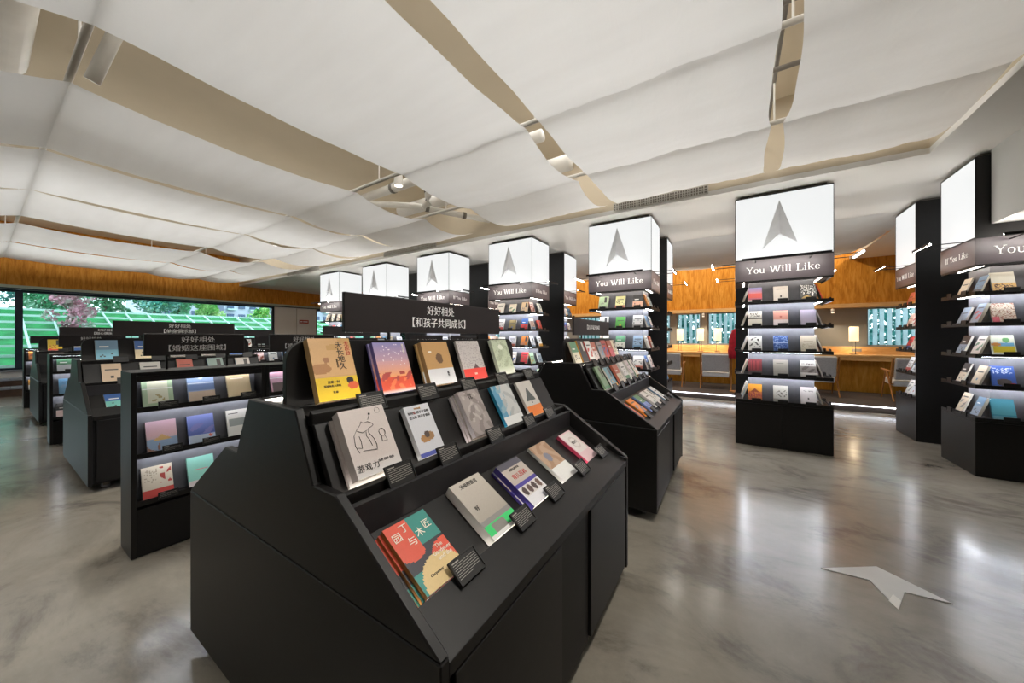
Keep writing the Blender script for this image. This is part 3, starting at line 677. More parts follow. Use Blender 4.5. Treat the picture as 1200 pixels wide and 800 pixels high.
for k, (tier, ya, yb_, h, t, D, sp, lab) in enumerate(HERO):
    wd = yb_ - ya; m = book_mesh(wd, h, t, D, 36, 50, sp, k + 3, True); yc = (ya + yb_) / 2
    nc = {0: 2, 2: 1, 5: 1, 7: 2, 11: 1, 12: 1}.get(k, 0); tc = .012
    for j in range(nc):
        mc = book_mesh(wd, h, tc - .0004, D, 12, 20, sp, k + 3, True)
        island_book('A1', tier, yc - .007 * (nc - j), mc, tc, h, '%s copy under the %s' % ('spare' if nc == 1 else ('lowest', 'middle')[j], ' '.join(lab.split(',')[0].split()[:8])), j * tc)
    o = island_book('A1', tier, yc, m, t, h, lab, nc * tc)
    obj('page_block', box(-wd / 2 + .002, wd / 2 - .003, -t + .002, -.002, .0025, h - .0025).mesh('page_block', 'page_paper'), o)
    L = lambda body, size, u, v, mat='ink', **kw: lettering(o, body, size, u, v, wd, h, t, mat, **kw)
    if k == 0: L('园', .03, .16, .80, 'ink_cream'); L('丁', .03, .38, .88, 'ink_cream'); L('与', .03, .38, .66, 'ink_cream'); L('木', .03, .62, .72, 'ink_cream'); L('匠', .03, .84, .78, 'ink_cream'); L('The\nGardener\nand the', .017, .77, .36, 'ink_cream'); L('Carpenter', .011, .42, .16, 'ink')
    if k == 1: L('父母的语言', .019, .5, .9); L('好', .02, .22, .5)
    if k == 2: L('美国儿科学会', .012, .5, .8); L('育儿百科', .026, .5, .64, 'ink_red')
    if k == 4: L('陪孩子', .02, .5, .62)
    if k == 5:
        L('游戏力', .024, .27, .12, sp=1.15); L('亲密 自信 快乐', .009, .68, .16)
        bear = MB()   # line drawing of a bear in a suit
        def ln(pts, r=.0008): bear.tube([(-wd / 2 + a * wd, -t - .0012, b * h) for a, b in pts], r, 5)
        ln([(.18, .34), (.14, .46), (.17, .60), (.26, .68), (.36, .74), (.40, .79), (.44, .76), (.54, .77), (.62, .73), (.64, .70), (.58, .68), (.5, .66), (.49, .6), (.56, .5), (.58, .4), (.56, .34)])
        ln([(.26, .36), (.56, .33)]); ln([(.26, .40), (.28, .5), (.27, .58)]); ln([(.44, .62), (.42, .56), (.46, .5), (.48, .40)]); ln([(.26, .66), (.36, .62), (.46, .64)]); ln([(.18, .42), (.26, .4)]); ln([(.56, .80), (.62, .86)])
        ln([(.78 + .07 * math.cos(a * .7), .56 + .06 * math.sin(a * .7)) for a in range(10)]); ln([(.74, .50), (.72, .42), (.84, .42), (.82, .50)]); ln([(.83 + .06 * math.cos(a * .7), .92 + .045 * math.sin(a * .7)) for a in range(10)], .0005)
        bear.build('bear_drawing', 'ink', o)
        hb = MB(); hb.tube([(-wd / 2 + .63 * wd, -t - .0002, .885 * h), (-wd / 2 + .63 * wd, -t - .001, .885 * h)], .004, 10); hb.build('heart', 'ink', o)
    if k == 6: L('如何说 孩子才会听', .0125, .5, .85); L('怎么听 孩子才肯说', .0125, .5, .76); L('说', .0128, .33, .85, 'ink_red'); L('你能听懂', .008, .5, .93, 'ink_gold')
    if k == 7: L('忧', .03, .5, .85, 'ink')
    if k == 10: L('天长地久', .029, .70, .70, vert=True); L('龙应台', .02, .9, .82, 'ink_red', vert=True); L('给美君的信', .007, .58, .58, vert=True); L('这是一封', .011, .4, .28); L('写给所有人的信', .009, .36, .22); L('生命', .01, .4, .12)
    if k == 11: L('离开以后', .012, .90, .86, 'ink_cream', vert=True)
    if k == 12: L('成长', .014, .75, .22, vert=True)
    if k == 13: L('沉默', .012, .5, .14, 'ink_cream')
    nm = ' '.join(lab.split(',')[0].split()[:7])
    island_card('A1', tier, yb_ - (.012 if tier == 1 else .022), 'black title card in front of the ' + nm)
# ---- the other islands
rb = random.Random(12)
OTHER = {'A2': {3: ['e4dcc4', '2e2c2c', 'eceae6', 'd9c8c4', '8f8a88', 'b8524e', 'd0606a', 'e8e0c8'], 2: ['7f9a78', '6f9aa8', 'd8cbb8', 'e6e2de', 'dccfd0', 'e2dcd6'], 1: ['d87a60', 'ee8a32', '7f96d0', 'd8d4d0', 'dcd8d2', 'e6e2de']},
         'B1': {3: ['7fb4c8', 'd8c8a8', 'e0d8c8', 'c8d0d0', 'd8b8a8'], 2: ['e6c8a8', 'd8d4cc', 'c86a58', '9ab0a8', 'e0d8d0'], 1: ['78c0b4', 'e4e0d8', 'd8a878', 'b0b8c0', 'e8e0d0']},
         'B2': {3: ['d8a090', 'e0dcd0', 'd8d8d4', 'c8b8a0', 'a8b0b8'], 2: ['e0d8d0', 'c8c0b0', 'd8d0c8', 'b8a8a0', 'e0e0dc'], 1: ['c8d0c8', 'e0d8c8', 'a0a8b0', 'd8c8b8', 'c0b8b0']},
         'C1': {3: ['e8c83e', 'e0d8d0', 'c8c8c4', 'd8b0a0', 'b8c8c0'], 2: ['e0d0c0', 'd8d8d4', 'b8a090', 'd8c8b0', 'c8d0d4'], 1: ['d8d0c8', 'c0b8b0', 'e0d8d0', 'c8a890', 'd0d4d0']},
         'C2': {3: ['d8d0c0', 'c8b8a8', 'e0dcd8', 'a8b8b8', 'd8c0b0'], 2: ['d8d4cc'] * 5, 1: ['c8c4bc'] * 5}}
TW = {1: 'bottom', 2: 'middle', 3: 'top'}
for key, tiers in OTHER.items():
    x, y0_, short = ISL[key]
    for tier, cols in tiers.items():
        n = len(cols); step = (GL - .14) / n
        for k, c in enumerate(cols):
            m, wd, h = generic(c, rb.randrange(5), rb.randrange(400)); t = abs(min(v_.co.y for v_ in m.vertices[:2]))
            yc = y0_ + .09 + step * (k + .5) - .02
            island_book(key, tier, yc, m, t, h, '%s book, %s from the near end, %s tier of %s' % (colour_word(c), WORDS[k], TW[tier], short))
            island_card(key, tier, yc + .075, 'title card, %s from the near end, %s tier of %s' % (WORDS[k], TW[tier], short), False)

# ------------------------------------------------------------------ low lit bookcases (two units per run)
UL = .735
LEV = [.335, .635, .93]
def make_case():
    t = thing('low_bookcase', '', 'bookcase', (0, 0, 0), 0, 'low lit bookcases')
    for y in (0, UL - .026): box(-.14, .14, y, y + .026, .008, 1.178).build('side_panel', 'black_paint', t, None, False, .002)
    box(-.14, .14, .0262, UL - .0262, 1.152, 1.178).build('top_panel', 'black_paint', t, None, False, .002)
    box(-.132, .132, .0262, UL - .0262, .008, .305).build('plinth', 'black_door', t)
    box(-.01, .01, .0262, UL - .0262, .306, 1.151).build('back_panel', 'shelf_back', t)
    for s_ in (1, -1):
        for z in LEV:
            def P(pts): return [(s_ * a, zz) for a, zz in pts]
            MB().prism(P([(.011, z - .006), (.011, z), (.120, z), (.124, z + .022), (.130, z + .022), (.130, z - .012), (.11, z - .012)]), 'y', .0265, UL - .0265).build('tray', 'black_paint', t)
        for z in (1.150, LEV[2] - .0065, LEV[1] - .0065):
            box(s_ * .045, s_ * .057, .03, UL - .03, z - .006, z).build('led_strip', 'led_strip', t)
        box(s_ * .128, s_ * .136, .0265, UL - .0265, 1.115, 1.1515).build('header_lip', 'black_paint', t)
    return t
c0 = make_case()
CASES = []
for rx, (x, xs) in enumerate([(-3.304, 'first'), (-7.57, 'second'), (-11.87, 'third')]):
    for ry, y in enumerate((.53, 2.77)):
        for un in (0, 1):
            if rx == 2 and ry == 1: continue
            CASES.append((rx, ry, un, x, y + un * (UL + .004)))
NM = lambda rx, ry, un: '%s unit of the %s %slow bookcase run' % (('near', 'far')[un], ('first', 'second', 'third')[rx], ('', 'rear ')[ry])
SIG = {(0, 0, 0): ('好好相处', '【婚姻这座围城】'), (0, 0, 1): ('好好相处', '【婚姻这座围城】'), (0, 1, 0): ('', '【一个人的修行】'), (0, 1, 1): ('', '【一个人的修行】'), (1, 0, 0): ('好好相处', ''), (1, 0, 1): ('', '【我的时代】'), (1, 1, 0): ('', ''), (1, 1, 1): ('', ''), (2, 0, 0): ('', ''), (2, 0, 1): ('', '')}
CB = {(0, 0, 0): {2: [('a9bd98', [('r', .18, .12, .82, .88, 'd4d2b8'), ('r', 0, .60, 1, .63, 'e6e6dc'), ('b', .3, .2, .7, .4, 'a99a68', 20, .4)]), ('8fa3c4', [('r', 0, 0, 1, .38, 'c4ab92'), ('r', 0, .66, 1, .70, 'e6ecf2'), ('r', 0, .40, 1, .64, '6f86b0'), ('e', .5, .86, .07, .05, 'd8e0ea')]), ('d0b890', [('r', .15, .72, .7, .74, 'f0e8d8'), ('g', 0, .4, 'dcc49c', 'd0b890')])],
                  1: [('c4a2a4', [('g', .5, 1, 'c8a0a2', 'b898a4'), ('r', 0, .0, 1, .4, '7f98b4'), ('p', .5, .35, .3, .55, 'c9a064'), ('b', 0, 0, .4, .3, '8a5f4a', 12, .2)]), ('5a6aa8', [('g', .3, 1, '3f5494', '7a86c4'), ('b', 0, .3, 1, .7, '6f6fa8', 9, .4), ('r', 0, 0, 1, .28, 'a8b4c4'), ('e', .82, .22, .08, .05, 'd86a50')]), ('d4d0c8', [('r', .08, .36, .92, .66, '8f9490'), ('r', .1, .84, .5, .88, '4a4a48')])],
                  0: [('d4c8b4', [('r', 0, 0, 1, .24, 'c03a32'), ('n', .1, .4, .5, .9, 'a89a88', .25), ('b', .6, .4, .95, .95, 'b8403a', 18, .4)]), ('8fd0c0', [('r', 0, 0, 1, .2, 'e0d4d0'), ('r', .25, .52, .75, .57, 'd88a90')]), ('dcd8d0', [])]},
      (0, 0, 1): {2: [('d8a8b8', [('r', .1, .0, 1, .4, '6a5a58'), ('r', 0, .6, 1, .64, 'f0e8ea')]), ('d8d4cc', []), ('c8c0b4', [])]}}
for i, (rx, ry, un, x, y) in enumerate(CASES):
    c = c0 if i == 0 else copy_tree(c0)
    c.location = (x, y, 0); nm = NM(rx, ry, un); tag(c, 'low black bookcase with lit shelves, ' + nm)
    l1, l2 = SIG.get((rx, ry, un), ('', ''))
    header('header_sign', (x, y + .08, 0), .56, 1.275, 1.425, 1.1795, l1, l2, 'small header sign on the ' + nm, .048)
    for lv in range(3):
        spec = CB.get((rx, ry, un), {}).get(lv)
        if not spec: spec = [(rb.choice(PAL), None) for _ in range(3)]
        for k, (base, D) in enumerate(spec):
            if D is None: m, wd, h = generic(base, rb.randrange(5), rb.randrange(400)); t = -min(v_.co.y for v_ in m.vertices[:2])
            else: wd, h, t = .148, .2, .018; m = book_mesh(wd, h, t, [base] + D, 24, 32, None, k, True)
            ln = R(20); yc = y + .135 + k * .225 + (.02 if lv == 1 else 0) * (k == 0)
            u = .0125 + h * math.sin(ln)
            put_book(m, (x + u, yc, LEV[lv] + .0006 + t * math.sin(ln)), R(90), ln, '%s book, %s along %s shelf, %s' % (colour_word(base), WORDS[k], ('bottom', 'middle', 'top')[lv], nm), 'books in the low bookcases')
            put_card(CARD_S, (x + .1415, yc + .035, LEV[lv] + .004), R(90), R(8), 'title card, %s along %s shelf, %s' % (WORDS[k], ('bottom', 'middle', 'top')[lv], nm), 'title cards on the low bookcases', PRINT_S if rx == 0 and ry == 0 else None)

# ------------------------------------------------------------------ tall lit book columns
CW, CD = .966, .68
SH = [.575, .905, 1.215, 1.535, 1.845]
def arrow_mesh(s_):
    """folded silver arrowhead, ridge standing out; drawn in x,z facing -y"""
    tip, L_, Rr, nt = (0, .5), (-.29, -.5), (.30, -.43), (0, -.23); dp = .09
    V = [(tip[0] * s_, 0, tip[1] * s_), (L_[0] * s_, 0, L_[1] * s_), (nt[0] * s_, -dp * s_, nt[1] * s_), (Rr[0] * s_, 0, Rr[1] * s_), (nt[0] * s_, 0, nt[1] * s_)]
    return MB().add(V, [(0, 1, 2), (0, 2, 3), (0, 4, 1), (0, 3, 4), (1, 4, 2), (4, 3, 2)]).mesh('arrow_emblem', 'silver')
ARROW = arrow_mesh(.59)
def arm_lamp(parent, cx, cy, rz, L, reach=.27, z=2.395):
    """two thin rods holding a light bar; built facing -y, then turned"""
    M = Matrix.Translation((cx, cy, 0)) @ Matrix.Rotation(rz, 4, 'Z')
    def tr(mb): mb.v = [tuple(M @ Vector(q)) for q in mb.v]; return mb
    a = tr(MB().tube([(-L * .32, 0, z), (-L * .32, -reach, z)], .005, 6).tube([(L * .32, 0, z), (L * .32, -reach, z)], .005, 6)).build('lamp_arm', 'black_paint', parent)
    tr(MB().box(-L / 2, L / 2, -reach - .016, -reach - .009, z - .012, z + .014)).build('light_bar', 'black_paint', a)
    tr(MB().tube([(-L / 2 + .005, -reach, z), (L / 2 - .005, -reach, z)], .008, 8)).build('tube', 'arm_led', a)
def make_column(rear=False, dark_front=False):
    t = thing('book_column', '', 'display column', (0, 0, 0), 0, 'tall lit book columns')
    box(.012, CW - .012, .012, CD - .012, 0, .548).build('base', 'black_door', t)
    if not rear:
        for x0_, x1_ in ((.0, CW / 2 - .002), (CW / 2 + .002, CW)): box(x0_, x1_, 0, .0115, .004, .548).build('door', 'black_paint', t, None, False, .0015)
    for x0_, x1_ in ((0, .0115), (CW - .0115, CW)): box(x0_, x1_, .012, CD, .004, .548).build('side_panel', 'black_paint', t, None, False, .0015)
    box(.15, CW - .15, .15 if not rear else .02, CD - .15, .549, 2.12).build('core', 'shelf_back', t)
    for z in SH:
        m = MB(); y0_ = 0 if not rear else .02
        m.box(0, CW, y0_, .1495, z - .012, z) if not rear else None
        m.box(0, CW, CD - .1495, CD, z - .012, z); m.box(0, .1495, .1496 if not rear else y0_, CD - .1496, z - .012, z); m.box(CW - .1495, CW, .1496 if not rear else y0_, CD - .1496, z - .012, z)
        tr_ = m.build('shelf', 'black_paint', t)
        m = MB()
        if not rear: m.box(0, CW, 0, .006, z + .0005, z + .016); m.box(0, CW, 0, .006, z - .024, z - .0125)
        m.box(0, .006, .0065, CD, z + .0005, z + .016); m.box(CW - .006, CW, .0065, CD, z + .0005, z + .016); m.box(0, .006, .0065, CD, z - .024, z - .0125); m.box(CW - .006, CW, .0065, CD, z - .024, z - .0125)
        m.build('lip', 'black_paint', tr_)
    for z in SH[1:] + [2.128]:
        zz = z - .0125 if z < 2 else 2.1285; m = MB()
        if not rear: m.box(.1, CW - .1, .088, .1, zz - .004, zz)
        m.box(.088, .1, .11, CD - .11, zz - .004, zz); m.box(CW - .1, CW - .088, .11, CD - .11, zz - .004, zz)
        m.build('led_strip', 'column_led' if z < 2 else 'led_soft', t)  # the top bay strip is added to brighten the books there
    m = MB()
    if not rear: m.box(0, CW, 0, .006, 2.112, 2.1295)
    m.box(0, .006, .0065, CD, 2.112, 2.1295); m.box(CW - .006, CW, .0065, CD, 2.112, 2.1295)
    m.build('fascia_lip', 'black_paint', t)
    box(-.004, CW + .004, -.004, CD + .004, 2.13, 2.392).build('fascia', 'fascia_grey', t, None, False, .002)
    if not rear:
        o = obj('lettering', YWL, t, (CW / 2, -.0045, 2.26)); o.rotation_euler = FRONT
    o = obj('lettering', YWL if rear else IYL, t, (CW + .0045, CD / 2 + .02, 2.26)); o.rotation_euler = RIGHT; o.scale = (.8 if rear else .9,) * 2 + (1,)
    o = obj('lettering', YWL if rear else IYL, t, (-.0045, CD / 2, 2.26)); o.rotation_euler = LEFT; o.scale = (.8 if rear else .9,) * 2 + (1,)
    box(.012, CW - .012, .012, CD - .012, 2.394, 3.205).build('light_box_core', 'white_paint', t)
    F = [('front', (0, CW, 0, .0115)), ('back', (0, CW, CD - .0115, CD)), ('l', (0, .0115, .012, CD - .012)), ('r', (CW - .0115, CW, .012, CD - .012))]
    for nm, (a, b_, c_, d_) in F:
        dark = nm == 'front' and (rear or dark_front)
        box(a, b_, c_, d_, 2.405, 3.20).build('light_panel' if not dark else 'blank_panel', 'light_panel' if not dark else 'black_paint', t)
    m = MB()
    for z in (2.393, 3.2005): m.box(-.003, CW + .003, -.003, .0118, z, z + .0115); m.box(-.003, CW + .003, CD - .0118, CD + .003, z, z + .0115); m.box(-.003, .0118, .012, CD - .012, z, z + .0115); m.box(CW - .0118, CW + .003, .012, CD - .012, z, z + .0115)
    for x_ in (-.003, CW - .003):
        for y_ in (-.003, CD - .003): m.box(x_, x_ + .006, y_, y_ + .006, 2.4046, 3.2004)
    m.build('light_box_trim', 'black_paint', t)
    box(.05, CW - .05, .05, CD - .05, 3.213, ZS - .001).build('neck', 'pipe_dark', t)
    if not rear and not dark_front: obj('arrow_emblem', ARROW, t, (CW * .475, -.001, 2.82))
    if rear:
        box(-.002, CW + .002, -.012, .0115, .004, 3.212).build('back_panel', 'black_paint', t)
    arm_lamp(t, CW + .004, CD / 2 - .05, R(90), .40)
    arm_lamp(t, -.004, CD / 2 - .05, R(-90), .40)
    if not rear: arm_lamp(t, CW / 2, -.004, 0, .84, .27, 2.358)
    return t
colF = make_column(); colR = make_column(True); colE = make_column(False, True)
FY, RY = 5.446, 6.83
COLS = [(-10.12, 'seventh'), (-8.10, 'sixth'), (-6.055, 'fifth'), (-4.035, 'fourth'), (-2.0, 'third'), (.019, 'second'), (2.045, 'first')]
COL5 = [[('b9566a', [('g', .5, 1, 'd8685a', '8f94c8'), ('r', 0, .3, 1, .6, 'd84a40'), ('r', 0, 0, 1, .15, 'ded6d0')]), ('d4cbc0', [('r', .2, .8, .8, .83, '8a8480'), ('e', .5, .32, .07, .07, '4a4644')]), ('3a3838', [('n', 0, .4, 1, 1, 'd8d8d4', .3), ('p', .4, .12, .36, .34, 'b8964e'), ('r', .68, .25, .8, .5, 'e8e4dc')])],
        [('d8cfbe', [('n', .15, .6, .85, .9, '4a4238', .5), ('r', 0, .48, 1, .53, '5a5044')]), ('dd9a86', [('r', 0, 0, 1, .4, 'd8c8c4'), ('e', .5, .6, .08, .06, 'b85a50')]), ('a49aa8', [('r', .3, .52, .75, .55, 'd4ccd4')])],
        [('e6e2d8', [('b', .1, .2, .9, .9, '4f4a44', 16, 1.0)]), ('30508e', [('n', 0, 0, 1, 1, '8fa8d0', .25), ('r', 0, .5, 1, .56, 'a8b8d8')]), ('c9bda6', [('r', .2, .6, .8, .63, '8a8070'), ('n', .1, .1, .9, .5, 'b0a48c', .3)])],
        [('7a3438', [('r', .2, .3, .8, .9, '96383c'), ('r', .3, .3, .36, .9, '4a2426'), ('r', .55, .3, .6, .9, '4a2426'), ('r', 0, 0, 1, .2, '5a4a48')]), ('a59e92', [('r', .2, .75, .7, .78, '6a645c')]), ('d4cfc8', [('r', 0, .25, 1, .65, '8f8680'), ('b', 0, .25, 1, .65, '6a605c', 10, .3), ('n', .1, .72, .9, .82, '3a3634', .5)])],
        [('cf7a3a', [('r', 0, .55, 1, 1, 'e0962e'), ('p', .5, .5, .3, .75, '8a3a24'), ('n', 0, 0, 1, .5, '9a3a44', .5)]), ('c4bfb4', [('b', .2, .3, .9, .8, '6a655c', 22, .9), ('r', 0, 0, 1, .18, '9a958c')]), ('d8d0cc', [('n', .2, .72, .8, .8, '8a8480', .5), ('e', .5, .3, .07, .07, '5a5450')])]]
COLR5 = [[('c9c4b4', [('r', .0, .0, 1, .42, 'cfa45e'), ('n', .1, .05, .9, .38, '5a4030', .35)])], [('c8b4a0', [('n', 0, 0, 1, 1, '9a6a5a', .3), ('r', 0, .0, .3, .3, 'c85a68'), ('n', 0, .4, 1, .9, 'e0d0bc', .3)])], [('d8dcc8', [('r', .05, .1, .95, .42, 'd8bf2a'), ('r', .05, .42, .95, .62, '6fa8c8'), ('e', .65, .74, .16, .12, '6fae6a'), ('e', .2, .52, .2, .08, 'd8904a')])], [('3f5fa8', [('n', .1, .62, .9, .9, 'd8e0f0', .4), ('e', .5, .18, .32, .18, '5a5048'), ('e', .85, .1, .12, .06, 'c84a40')])], [('3f8a98', [('g', .2, 1, '58a0aa', '2f6f80'), ('r', .2, .34, .8, .37, 'c8dce0'), ('r', .0, .0, 1, .16, '6a9aa4')])]]
C4 = [['b8d0a8', 'd8d89a', 'dba88c'], ['d8d4cc', '58a04a', 'dcdad4'], ['e0dcc8', 'd8d4c4', '8fa4b8'], ['d8d4cc', 'cfcfc9', 'd4cec4'], ['d8d4cc', 'c9c4ba', 'dcd8d2']]
C3 = [['cfcac0', 'd8cfb8', 'd0b48c'], ['cfc9c4', '8a7848', 'd83a3a'], ['d8d4c8', 'c8c8cc', 'e88a3a'], ['cfc4bc', 'd8cfc4', 'd8404a'], ['dcd8d0', 'd0ccc8', 'e0dcd8']]
BOOKZ = .0008
def col_books(ox, oy, side, lv, cols, nm, sname, cards=True):
    n = len(cols); z = SH[lv]; span = CW if side == 'f' else CD
    for k, it in enumerate(cols):
        base, D = it if isinstance(it, tuple) else (it, None)
        if D is None: m, wd, h = generic(base, rb.randrange(5), rb.randrange(400)); t = -min(v_.co.y for v_ in m.vertices[:2])
        else: wd, h, t = .15, .205, .018; m = book_mesh(wd, h, t, [base] + D, 20, 28, None, k + lv, True)
        ln = R(19)
        d = .1485 - h * math.sin(ln)     # distance of the foot from the shelf front
        f = ((k + .5) / n - .5) * (span - .16 * 1 if n > 2 else span - .10)
        c_ = span / 2 + f
        zz = z + BOOKZ + t * math.sin(ln)
        if side == 'f': loc, rz, cl = (ox + c_, oy + d, zz), 0, (ox + c_ + .012, oy - .002, z - .003)
        elif side == 'r': loc, rz, cl = (ox + CW - d, oy + c_, zz), R(90), (ox + CW + .002, oy + c_ + .012, z - .003)
        else: loc, rz, cl = (ox + d, oy + CD - c_, zz), R(-90), (ox - .002, oy + CD - c_, z - .003)
        sh = ('bottom', 'fourth', 'third', 'second', 'top')[lv]
        put_book(m, loc, rz, ln, '%s book, %s on %s shelf, %s of %s' % (colour_word(base), WORDS[k], sh, sname, nm), 'books on the tall columns')
        if cards: put_card(CARD_S, cl, rz, R(6), 'title card, %s on %s shelf, %s of %s' % (WORDS[k], sh, sname, nm), 'title cards on the tall columns')
used = set()
def place_col(proto, loc, label):
    c = proto if proto.name not in used else copy_tree(proto)
    used.add(proto.name); c.location = loc; tag(c, label)
for i, (x, w_) in enumerate(COLS):
    if i == 6: place_col(colE, (x, FY, 0), 'first tall lit book column from the right edge')
    else: place_col(colF, (x, FY, 0), '%s tall book column from right, lit box with silver arrow' % w_)
    place_col(colR, (x + .01, RY, 0), 'rear tall book column behind the %s one from right' % w_)
    nm = '%s column from right' % w_; rn_ = 'rear %s column' % w_
    for lv in range(5):
        top = 4 - lv
        if i == 5: fr = COL5[top]
        elif i == 6: fr = COLR5[top] + [rb.choice(PAL), rb.choice(PAL)]
        elif i == 4: fr = C4[top]
        elif i == 3: fr = C3[top]
        else: fr = [rb.choice(PAL) for _ in range(3)]
        col_books(x, FY, 'f', lv, fr, nm, 'front')
        if i < 6: col_books(x, FY, 'r', lv, [rb.choice(PAL) for _ in range(2)], nm, 'right side')
        if i >= 5: col_books(x, FY, 'l', lv, [rb.choice(['e8e4dc', 'd8d4cc', '8fa0b0', 'e0d8d0', '5f7f9a', 'd8c8b0']) for _ in range(2)], nm, 'left side')
        if 2 <= i <= 4: col_books(x + .01, RY, 'r', lv, [rb.choice(PAL) for _ in range(3)], rn_, 'right side')
        if i == 6: col_books(x + .01, RY, 'l', lv, [['e8e4dc', 'd8dde2', 'e6e2e0'], ['d8d8d4', 'e0e4e8', 'c8ccd4'], ['c83a3a', 'e0d4c0', 'd8e0e4'], ['d8b8a8', 'e0dcd4', 'dccfc4'], ['c85a48', 'e0744a', 'd8664a']][lv], rn_, 'left side')

# ------------------------------------------------------------------ lounge: desk, lamps, chairs
d = thing('long_desk', 'long pale wood desk under the lounge windows', 'desk', (-8, 10.72, .131))
box(0, 13.9, 0, .53, .83, .87).build('top', 'wood_light', d, None, False, .003)
box(0, 13.9, .02, .05, .74, .829).build('apron', 'wood_light', d)
box(0, 13.9, .49, .53, .8705, 1.05).build('upstand', 'wood_light', d)
box(0, 13.9, .38, .42, 0, .829).build('modesty_panel', 'wood_yellow', d)
for x in (7.95, 10.35): box(x, x + .16, .483, .4895, .93, 1.0).build('socket_plate', 'grey_wall', d)
def lamp(x, label):
    t = thing('table_lamp', label, 'lamp', (x, 11.02, 1.002), 0, 'table lamps on the lounge desk')
    box(-.07, .07, -.06, .06, 0, .012).build('base', 'black_paint', t, None, False, .002)
    for k in (-.028, .028): MB().tube([(k, 0, .012), (k, 0, .34)], .006, 6).build('stem', 'black_paint', t)
    m = MB(); n = 16; r = .085
    m.tube([(0, 0, .31), (0, 0, .64)], r, n); o = m.build('shade', 'lamp_shade', t, None, True)
    l = bpy.data.lights.new('lamp_light', 'POINT'); l.energy = 3; l.color = (1, .78, .5); l.shadow_soft_size = .06
    lo = bpy.data.objects.new('lamp_light', l); C.objects.link(lo); lo.parent = t; lo.location = (0, -.0, .22)
for x, lab in ((-1.31, 'glowing table lamp, leftmost of those left of second column'), (-.79, 'glowing table lamp, middle one left of second column'), (-.375, 'glowing table lamp just left of the second column'), (2.34, 'glowing table lamp right of the second column from right')): lamp(x, lab)
def chair():
    t = thing('lounge_chair', '', 'chair', (0, 0, 0), 0, 'grey lounge chairs at the desk')
    def pad(y0_, y1_, z0_, z1_, tilt, nm, mat):
        # softly rounded cushion
        m = MB(); nx_, nz_ = 8, 5
        o = obj(nm, box(-.29, .29, y0_, y1_, z0_, z1_).mesh(nm, mat), t)
        b = o.modifiers.new('round', 'BEVEL'); b.width = .025; b.segments = 3
        if tilt: o.rotation_euler = (tilt, 0, 0)
        return o
    bk = pad(-.05, .05, 0, .44, R(14), 'back_cushion', 'upholstery'); bk.location = (0, -.26, .43)
    st = pad(-.24, .30, -.06, .06, R(4), 'seat_cushion', 'upholstery_pale'); st.location = (0, 0, .36)
    for s_ in (-1, 1):
        x = s_ * .325
        fr = MB().tube([(x, -.36, .86), (x, -.22, .34)], .018, 8).build('back_post', 'wood_chair', t)
        MB().tube([(x, -.24, .58), (x, .28, .60)], .019, 8).build('arm_rest', 'wood_chair', t)
        MB().tube([(x, -.02, .58), (x, -.40, 0)], [.018, .012], 8).build('leg', 'wood_chair', t)
        MB().tube([(x, .05, .58), (x, .28, 0)], [.018, .012], 8).build('leg', 'wood_chair', t)
    for y, z in ((-.22, .33), (.22, .31)): MB().tube([(-.325, y, z), (.325, y, z)], .014, 8).build('stretcher', 'wood_chair', t)
    return t
ch = chair()
for k, (x, y, rz, lab) in enumerate([(-1.45, 10.2, 0, 'grey lounge chair left of the wide seat by the desk'), (-.38, 10.15, 0, 'grey lounge chair just left of the second column'), (1.55, 10.25, 0, 'grey lounge chair just right of the second column'), (2.98, 10.2, 0, 'grey lounge chair beside the rear rightmost column')]):
    c = ch if k == 0 else copy_tree(ch); c.location = (x, y, .131); c.rotation_euler = (0, 0, rz); tag(c, lab)
# red coat on a stand
t = thing('coat_stand', 'red coat hanging on a slim stand beside the second column', 'coat', (.07, 9.55, .131))
MB().tube([(0, 0, .02), (0, 0, 1.55)], .012, 8).build('pole', 'wood_chair', t); MB().tube([(0, 0, 0), (0, 0, .02)], .16, 16).build('foot', 'wood_chair', t)
m = MB(); prof = [(.05, 1.47), (.11, 1.42), (.15, 1.3), (.16, 1.15), (.17, .95), (.15, .78)]
for k in range(len(prof)):
    for j in range(16):
        a = 2 * PI * j / 16; r = prof[k][0] * (1 + .16 * math.sin(5 * a + k)); m.v.append((r * math.cos(a), r * .6 * math.sin(a), prof[k][1]))
for k in range(len(prof) - 1):
    for j in range(16): m.f.append((k * 16 + j, k * 16 + (j + 1) % 16, (k + 1) * 16 + (j + 1) % 16, (k + 1) * 16 + j))
m.f.append(tuple(range(16))); m.f.append(tuple(range(80, 96)))
m.build('coat', 'red_fabric', t, None, True)

# arrow shaped floor decal
pts = [(.443, 2.771), (.731, 2.974), (.967, 2.774), (.788, 2.759), (.711, 2.562), (.657, 2.786)]
t = thing('floor_arrow', 'pale folded arrow shape lying on the concrete floor', 'floor sign', (0, 0, 0))
m = MB(); vv = [(a, b, .001) for a, b in pts] + [(a, b, .004) for a, b in pts]
m.add(vv, [(6, 11, 7), (7, 11, 9), (11, 10, 9), (7, 9, 8), (0, 1, 5), (1, 3, 5), (5, 3, 4), (1, 2, 3)] + [(i, (i + 1) % 6, (i + 1) % 6 + 6, i + 6) for i in range(6)])
m.build('plate', 'decal', t)
MB().add([(.711, 2.562, .0045), (.745, 2.655, .0045), (.728, 2.70, .0045), (.690, 2.62, .0045)], [(0, 1, 2, 3)]).build('bright_tip', 'decal_bright', t)

